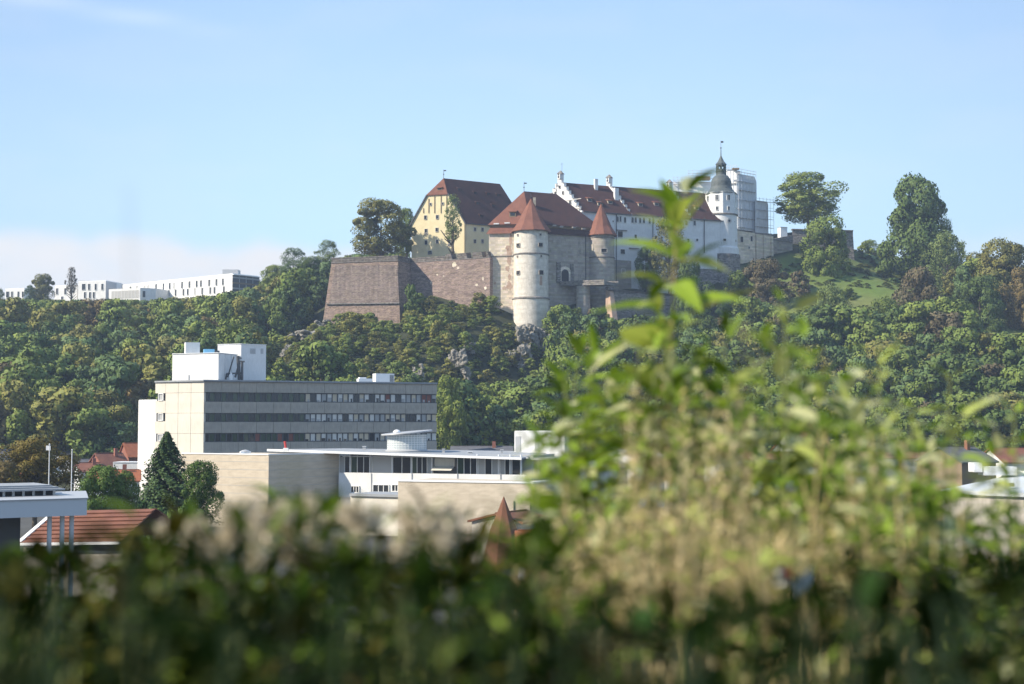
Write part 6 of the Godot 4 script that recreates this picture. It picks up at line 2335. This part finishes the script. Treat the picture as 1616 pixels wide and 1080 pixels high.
	tag(uo, "low green undergrowth between the trees on the slopes", "undergrowth", "", "stuff")
	add_child(uo)

# ---------------------------------------------------------------- the plants right before the camera
func leaf_mesh(wide: float, droop: float, fold: float) -> ArrayMesh:     # one long, along +x
	var b := B.new()
	var n := 6
	var prev := []
	for i in n + 1:
		var t := float(i) / n
		var w := wide * pow(sin(PI * pow(t, .72)), .9) * .5 + .004
		var mid := Vector3(t, -droop * t * t, 0)
		var row := [mid + Vector3(0, fold * w, -w), mid, mid + Vector3(0, fold * w, w)]
		if i > 0:
			b.quad(prev[0], row[0], row[1], prev[1])
			b.quad(prev[1], row[1], row[2], prev[2])
		prev = row
	return b.mesh()

var leaf_kinds := []

func stem_point(base: Vector3, tip: Vector3, bend: Vector3, t: float) -> Vector3:
	return base.lerp(tip, t) + bend * (4.0 * t * (1.0 - t))

func plant(called: String, label: String, group: String, base: Vector3, tip: Vector3, n: int, size: float, leaf: Array, stem: Material, single: bool, from := .35, heads := 0, category := "plant") -> Node3D:
	var o := thing(called, label, category, base, group)
	var bend := Vector3(rng.randfn(), 0, rng.randfn()) * .03
	var s := nb(o)
	var k := 7
	for i in k:
		s.tube(stem_point(base, tip, bend, float(i) / k), stem_point(base, tip, bend, float(i + 1) / k), lerpf(.006, .0022, float(i) / k), lerpf(.006, .0022, float(i + 1) / k), 6)
	put(s, "stem", stem, o)
	var fol := []
	for q in leaf:
		fol.append(B.new())
	for i in n:
		var t := lerpf(from, 1.0, (i + rng.randf() * .6) / n)
		var p := stem_point(base, tip, bend, t) - base
		var a := i * 2.4 + rng.randf_range(-.4, .4)
		var up := lerpf(-.25, .75, rng.randf()) + (.5 if t > .93 else 0.0)
		var x := Vector3(cos(a) * cos(up), sin(up), sin(a) * cos(up))
		var zv := x.cross(Vector3.UP).normalized()
		zv = zv.rotated(x, rng.randf_range(-.6, .6))
		var y := zv.cross(x).normalized()
		var L := size * rng.randf_range(.6, 1.25) * (1.0 if t < .85 else .75)
		var off := x * rng.randf_range(.0, .05)
		var tr := Transform3D(Basis(x, y, zv) * Basis.from_scale(Vector3(L, L, L)), p + off)
		var lm: ArrayMesh = leaf_kinds[rng.randi() % leaf_kinds.size()]
		var mi := rng.randi() % leaf.size()
		if single:
			var l := put_mesh(lm, "leaf", leaf[mi], o)
			l.transform = tr
		else:
			var arr := lm.surface_get_arrays(0)
			var vv: PackedVector3Array = tr * (arr[Mesh.ARRAY_VERTEX] as PackedVector3Array)
			var b: B = fol[mi]
			var tint := rng.randf_range(.75, 1.25)
			var bas := tr.basis.orthonormalized()
			for j in vv.size():
				b.v.append(vv[j])
				b.n.append(bas * arr[Mesh.ARRAY_NORMAL][j])
				b.c.append(Color(tint, tint, tint))
	if not single:
		for mi in leaf.size():
			if fol[mi].v.size():
				put(fol[mi], "foliage", leaf[mi], o)
	for i in heads:
		var h := put_mesh(cache.head, "flower_head", M.seed_cream, o)
		h.position = tip - base + Vector3(rng.randf_range(-.045, .045), rng.randf_range(-.055, .025), rng.randf_range(-.02, .06))
		h.scale = Vector3.ONE * rng.randf_range(.011, .019)
		h.rotation = Vector3(rng.randf(), rng.randf() * TAU, rng.randf())
	return o

func zone(x: float) -> String:
	return "below the pavilion" if x < 250 else ("below the office block" if x < 560 else ("below the glazed building" if x < 850 else ("below the dry grass" if x < 1130 else ("below the wrapper" if x < 1400 else "in the right corner"))))

func build_foreground() -> void:
	leafy("blade_fresh", Color(0.249, 0.356, 0.046), .9).roughness = .42
	leafy("blade_light", Color(0.396, 0.455, 0.125), .85).roughness = .45
	leafy("blade_highlight", Color(0.420, 0.430, 0.225), .7).roughness = .4  # pale colour paints highlights among the thicket leaves
	leafy("blade_green", Color(0.098, 0.155, 0.021), .65).roughness = .45
	var deep := leafy("blade_shaded", Color(0.021, 0.034, 0.005), .4)  # leaf colour darkened to carry the shade of the nearest growth
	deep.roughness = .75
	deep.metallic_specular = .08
	leafy("blade_olive", Color(.090, .082, .018), .45).roughness = .8
	leafy("blade_ochre", Color(.15, .095, .026), .4).roughness = .7  # leaf colour imitates blurred sunlit spots among the near weeds
	for q in ["blade_green", "blade_olive", "blade_ochre"]:
		M[q].metallic_specular = .1
		M[q].roughness = .75
	leafy("straw", Color(.54, .46, .27), .45).roughness = .7
	leafy("seed_cream", Color(.64, .57, .45), .5).roughness = .9
	plain("stem_green", Color(.16, .19, .06), .6)
	plain("stem_straw", Color(.36, .29, .13), .7)
	leaf_kinds = [leaf_mesh(.30, .25, .3), leaf_mesh(.38, .5, .2), leaf_mesh(.26, .7, .4), leaf_mesh(.42, .15, .25)]
	# a fluffy seed head, one in radius
	var hb := B.new()
	for i in 70:
		var d := Vector3(rng.randfn(), rng.randfn(), rng.randfn()).normalized()
		var x := d.cross(Vector3(rng.randfn(), rng.randfn(), rng.randfn())).normalized() * .16
		var tt := rng.randf_range(.75, 1.15)
		hb.col = Color(tt, tt, tt)
		hb.tri(d * .15 - x * .3, d * rng.randf_range(.8, 1.2) - x, d * rng.randf_range(.8, 1.2) + x)
	cache["head"] = hb.mesh()

	var soil := func(x: float, z: float) -> float: return ground(x, z) - .02
	# the tall plant that stands up before the castle wing
	var spot := at(1078, 900, 3.3)
	var tip := at(1070, 318, 3.25)
	plant("tall_weed", "tallest leafy stalk rising in front of the castle wing", "", Vector3(spot.x, soil.call(spot.x, spot.z), spot.z), tip, 74, .15, [M.blade_fresh, M.blade_highlight, M.blade_light, M.blade_green], M.stem_straw, true, .55)
	# the leafy thicket: outline along x
	var crest := [[850, 640], [880, 575], [930, 560], [980, 545], [1040, 500], [1100, 545], [1160, 530], [1220, 560], [1260, 520], [1310, 600], [1360, 620], [1400, 600], [1480, 640], [1560, 650], [1616, 690]]
	for i in 46:
		var x := lerpf(866, 1340, (i + .5) / 46.0) + rng.randf_range(-14, 14)
		var d := rng.randf_range(2.75, 3.7)
		var y := curve(crest, x) + rng.randf_range(0, 1) * rng.randf_range(0, 230) + (0.0 if i % 4 else -20.0)
		var t := at(x, y, d)
		var b := Vector3(t.x + rng.randf_range(-.06, .06), 0, t.z + rng.randf_range(-.06, .06))
		b.y = soil.call(b.x, b.z)
		var west := x < 960 or i % 5 == 0
		plant("thicket_weed", "vivid green leafy weed at the town side edge of the sunlit thicket" if west else "pale green weed in the sunlit thicket under the tallest stalk", "vivid weeds of the thicket edge" if west else "pale weeds of the sunlit thicket", b, t, 54, .095 if west else .078, [M.blade_fresh, M.blade_green, M.blade_fresh, M.blade_highlight] if west else [M.blade_fresh, M.blade_highlight, M.blade_light, M.blade_green], M.stem_green, i % 3 == 0, .4)
	for q in [[1240, 480], [1265, 590], [1385, 540], [1372, 590], [1440, 640], [1500, 600], [1510, 660], [1560, 690], [1600, 640], [1340, 640], [1460, 690], [1590, 740]]:
		var d := rng.randf_range(2.6, 3.4)
		var t := at(q[0], q[1], d)
		var b := Vector3(t.x + .03, soil.call(t.x, t.z), t.z)
		plant("stalk_weed", "slim leafy stalk with pale bunched leaves right of the thicket", "slim stalks right of the thicket", b, t, 44, .075, [M.blade_highlight, M.blade_fresh, M.blade_light], M.stem_green, true, .5)
	for i in 44:
		var x := rng.randf_range(1290, 1640)
		var d := rng.randf_range(2.2, 3.3)
		var t := at(x, curve([[1290, 660], [1360, 670], [1440, 700], [1480, 730], [1500, 800], [1640, 840]], x) + rng.randf_range(0, 1) * rng.randf_range(0, 200), d)
		var b := Vector3(t.x, soil.call(t.x, t.z), t.z)
		plant("tangle_weed", "olive weed in the lower right tangle of plants", "weeds of the lower right tangle", b, t, 60, .06, [M.blade_green, M.blade_fresh, M.blade_highlight, M.blade_light], M.stem_straw, false, .35)
	for i in 22:
		var x := lerpf(850, 1400, (i + .5) / 22.0) + rng.randf_range(-14, 14)
		var t := at(x, rng.randf_range(740, 880), rng.randf_range(2.1, 2.6))
		var b := Vector3(t.x + rng.randf_range(-.05, .05), 0, t.z)
		b.y = soil.call(b.x, b.z)
		plant("grassy_weed", "yellowish green weed growing through the pale dry grass", "weeds in the dry grass", b, t, 34, .06, [M.blade_fresh, M.blade_light, M.blade_highlight, M.blade_green], M.stem_straw, false, .4)
	# dry grass among them
	var gs := B.new()
	for i in 2100:
		var x := rng.randf_range(820, 1440)
		var d := rng.randf_range(2.15, 2.9)
		var top := rng.randf_range(775, 930) + 60.0 * pow((x - 1120.0) / 300.0, 2)
		if x > 980 and x < 1200 and i % 6 == 0:
			top = rng.randf_range(590, 780)
			d = rng.randf_range(2.3, 3.4)
		var t := at(x, top, d)
		var b := Vector3(t.x + rng.randfn() * .05, ground(t.x, t.z) - .02, t.z + rng.randfn() * .04)
		var m := b.lerp(t, .6) + Vector3(rng.randfn() * .02, .03, rng.randfn() * .02)
		var w := Vector3(rng.randf_range(.001, .0024), 0, rng.randfn() * .001)
		var c := rng.randf_range(.6, 1.15)
		gs.col = Color(c, c * rng.randf_range(.9, 1.02), c * rng.randf_range(.7, 1.0))
		gs.quad(b - w, b + w, m + w, m - w)
		gs.tri(m - w, m + w, t)
		if i % 3 == 0:
			for j in 5:
				var p := t.lerp(m, j * .09)
				var e := Vector3(rng.randfn(), rng.randf() + .4, rng.randfn()).normalized() * .02
				gs.tri(p, p + e + w * 2.0, p + e - w * 2.0)
	tag(put(gs, "dry_grass", M.straw), "pale dry grass standing in the sunlit thicket", "grass", "", "stuff")
	# the left bank of plants with cream seed heads
	var crest2 := [[-60, 900], [120, 890], [220, 862], [300, 842], [360, 826], [420, 810], [480, 804], [540, 810], [600, 850], [660, 824], [720, 824], [760, 850], [800, 840], [870, 860], [900, 880]]
	for i in 104:
		var x := lerpf(-60, 900, (i + .5) / 104.0) + rng.randf_range(-16, 16)
		var d := rng.randf_range(1.6, 2.5)
		var y := curve(crest2, x) + (rng.randf_range(0, 110) if i % 3 else rng.randf_range(-12, 20))
		var t := at(x, y, d)
		var b := Vector3(t.x + rng.randf_range(-.05, .05), 0, t.z + rng.randf_range(-.05, .05))
		b.y = soil.call(b.x, b.z)
		var hd := 0
		if ((x > 290 and x < 570) or (x > 640 and x < 740)) and i % 3 == 0:
			hd = 10
		plant("hemp_agrimony" if hd else "bank_weed", "dark-leaved plant with fluffy cream seed heads on the bank" if hd else "dark green leafy weed on the shaded bank " + zone(x), "seed head plants of the bank" if hd else "weeds of the shaded bank " + zone(x), b, t, 60, .066, [M.blade_green, M.blade_shaded, M.blade_green, M.blade_olive], M.stem_green, false, .3, hd)
	# the nearest growth, in shade
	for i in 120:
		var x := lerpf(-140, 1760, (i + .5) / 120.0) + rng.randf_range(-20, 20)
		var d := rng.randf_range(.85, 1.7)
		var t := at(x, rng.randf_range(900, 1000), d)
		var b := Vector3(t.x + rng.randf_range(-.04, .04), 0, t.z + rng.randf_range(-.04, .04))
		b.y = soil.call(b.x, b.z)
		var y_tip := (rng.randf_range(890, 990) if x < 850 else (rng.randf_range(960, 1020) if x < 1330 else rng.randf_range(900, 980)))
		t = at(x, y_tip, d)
		plant("near_weed", "large blurred dark weed right before the lens " + zone(x), "nearest weeds " + zone(x), b, t, 60, .062, ([M.blade_shaded, M.blade_shaded, M.blade_shaded, M.blade_olive] if i % 4 or x < 300 or x > 1450 else [M.blade_green, M.blade_fresh, M.blade_shaded]) if i % 11 else [M.blade_shaded, M.blade_ochre, M.blade_olive, M.blade_shaded], M.stem_green, false, .25)  # darkest leaves carry painted shade, bright and ochre ones stand for sunlit spots
	# ground cover between the stems
	var mm := MultiMesh.new()
	mm.transform_format = MultiMesh.TRANSFORM_3D
	mm.mesh = leaf_kinds[1]
	mm.instance_count = 9000
	for i in 9000:
		var x := rng.randf_range(-1.6, 1.8)
		var z := rng.randf_range(-4.4, -.5)
		var y := ground(x, z) + rng.randf() * rng.randf_range(.1, .42)
		var bs := Basis.from_euler(Vector3(rng.randf_range(-.6, .6), rng.randf() * TAU, rng.randf_range(-.3, .7)))
		mm.set_instance_transform(i, Transform3D(bs.scaled_local(Vector3.ONE * rng.randf_range(.04, .08)), Vector3(x, y, z)))
	var go := MultiMeshInstance3D.new()
	go.name = "ground_cover"
	go.multimesh = mm
	go.material_override = M.blade_shaded
	tag(go, "tangle of low green leaves under the plants", "ground cover", "", "stuff")
	add_child(go)
	# thin grass stalks close to the lens
	var k := 0
	for q in [[204, 312, 186, 720, 1.0, "thin grass stalk blurred against the sky at the left"], [455, 735, 430, 1000, .9, "thin green blade blurred before the pale hall"], [1175, 520, 1180, 900, 1.3, "straight pale grass stem in the thicket centre"]]:
		var t := at(q[0], q[1], q[4])
		var b0 := at(q[2], q[3], q[4])
		var b := b0 + (b0 - t) * ((b0.y + .97) / (t.y - b0.y))
		var o := thing("grass_stalk", q[5], "grass stalk", b)
		var s := nb(o)
		for i in 6:
			var u := stem_point(b, t, Vector3(.02, 0, 0), i / 6.0)
			var v := stem_point(b, t, Vector3(.02, 0, 0), (i + 1) / 6.0)
			s.tube(u, v, lerpf(.0010, .0004, i / 6.0), lerpf(.0010, .0004, (i + 1) / 6.0), 5)
		put(s, "stem", M.stem_straw, o)
		var e := nb(o)
		var dir := (t - b).normalized()
		for i in (1 if k == 0 else 8):
			var p := t - dir * i * .004
			var sp := Vector3(rng.randfn(), rng.randf(), rng.randfn()).normalized() * .007
			e.tri(p, p + sp + dir * .008, p + sp * .6)
		put(e, "seed_spike", M.straw, o)
		k += 1
	# a crumpled white and red wrapper caught in the grass
	var wp := at(1250, 916, 2.08)
	var o := thing("crumpled_wrapper", "crumpled white and red wrapper caught in the dry grass", "litter", wp)
	var g := []
	for j in 5:
		for i in 7:
			g.append(wp + Vector3((i - 3) * .0085, .012 * sin(i * 1.1 + .6) + (j - 2) * .008 + rng.randf_range(-.004, .004), rng.randf_range(-.008, .008) + .004 * j))
	var white := nb(o)
	var red := nb(o)
	for j in 4:
		for i in 6:
			var b: B = red if (i in [1, 2] and j > 1) else white
			b.quad(g[j * 7 + i], g[j * 7 + i + 1], g[(j + 1) * 7 + i + 1], g[(j + 1) * 7 + i])
	put(white, "white_paper", M.metal_white, o)
	put(red, "red_print", M.paint_red, o)
	# added bush, out of view, placed to shade the nearest plants
	tree("added_shade_bush", "unseen leafy bush added beside the camera to shade the nearest weeds", "", Vector3(-2.7, -1.0, .42), 3.3, 3.1, "big_round", M.leaf_broad, .05, .4, "shrub")
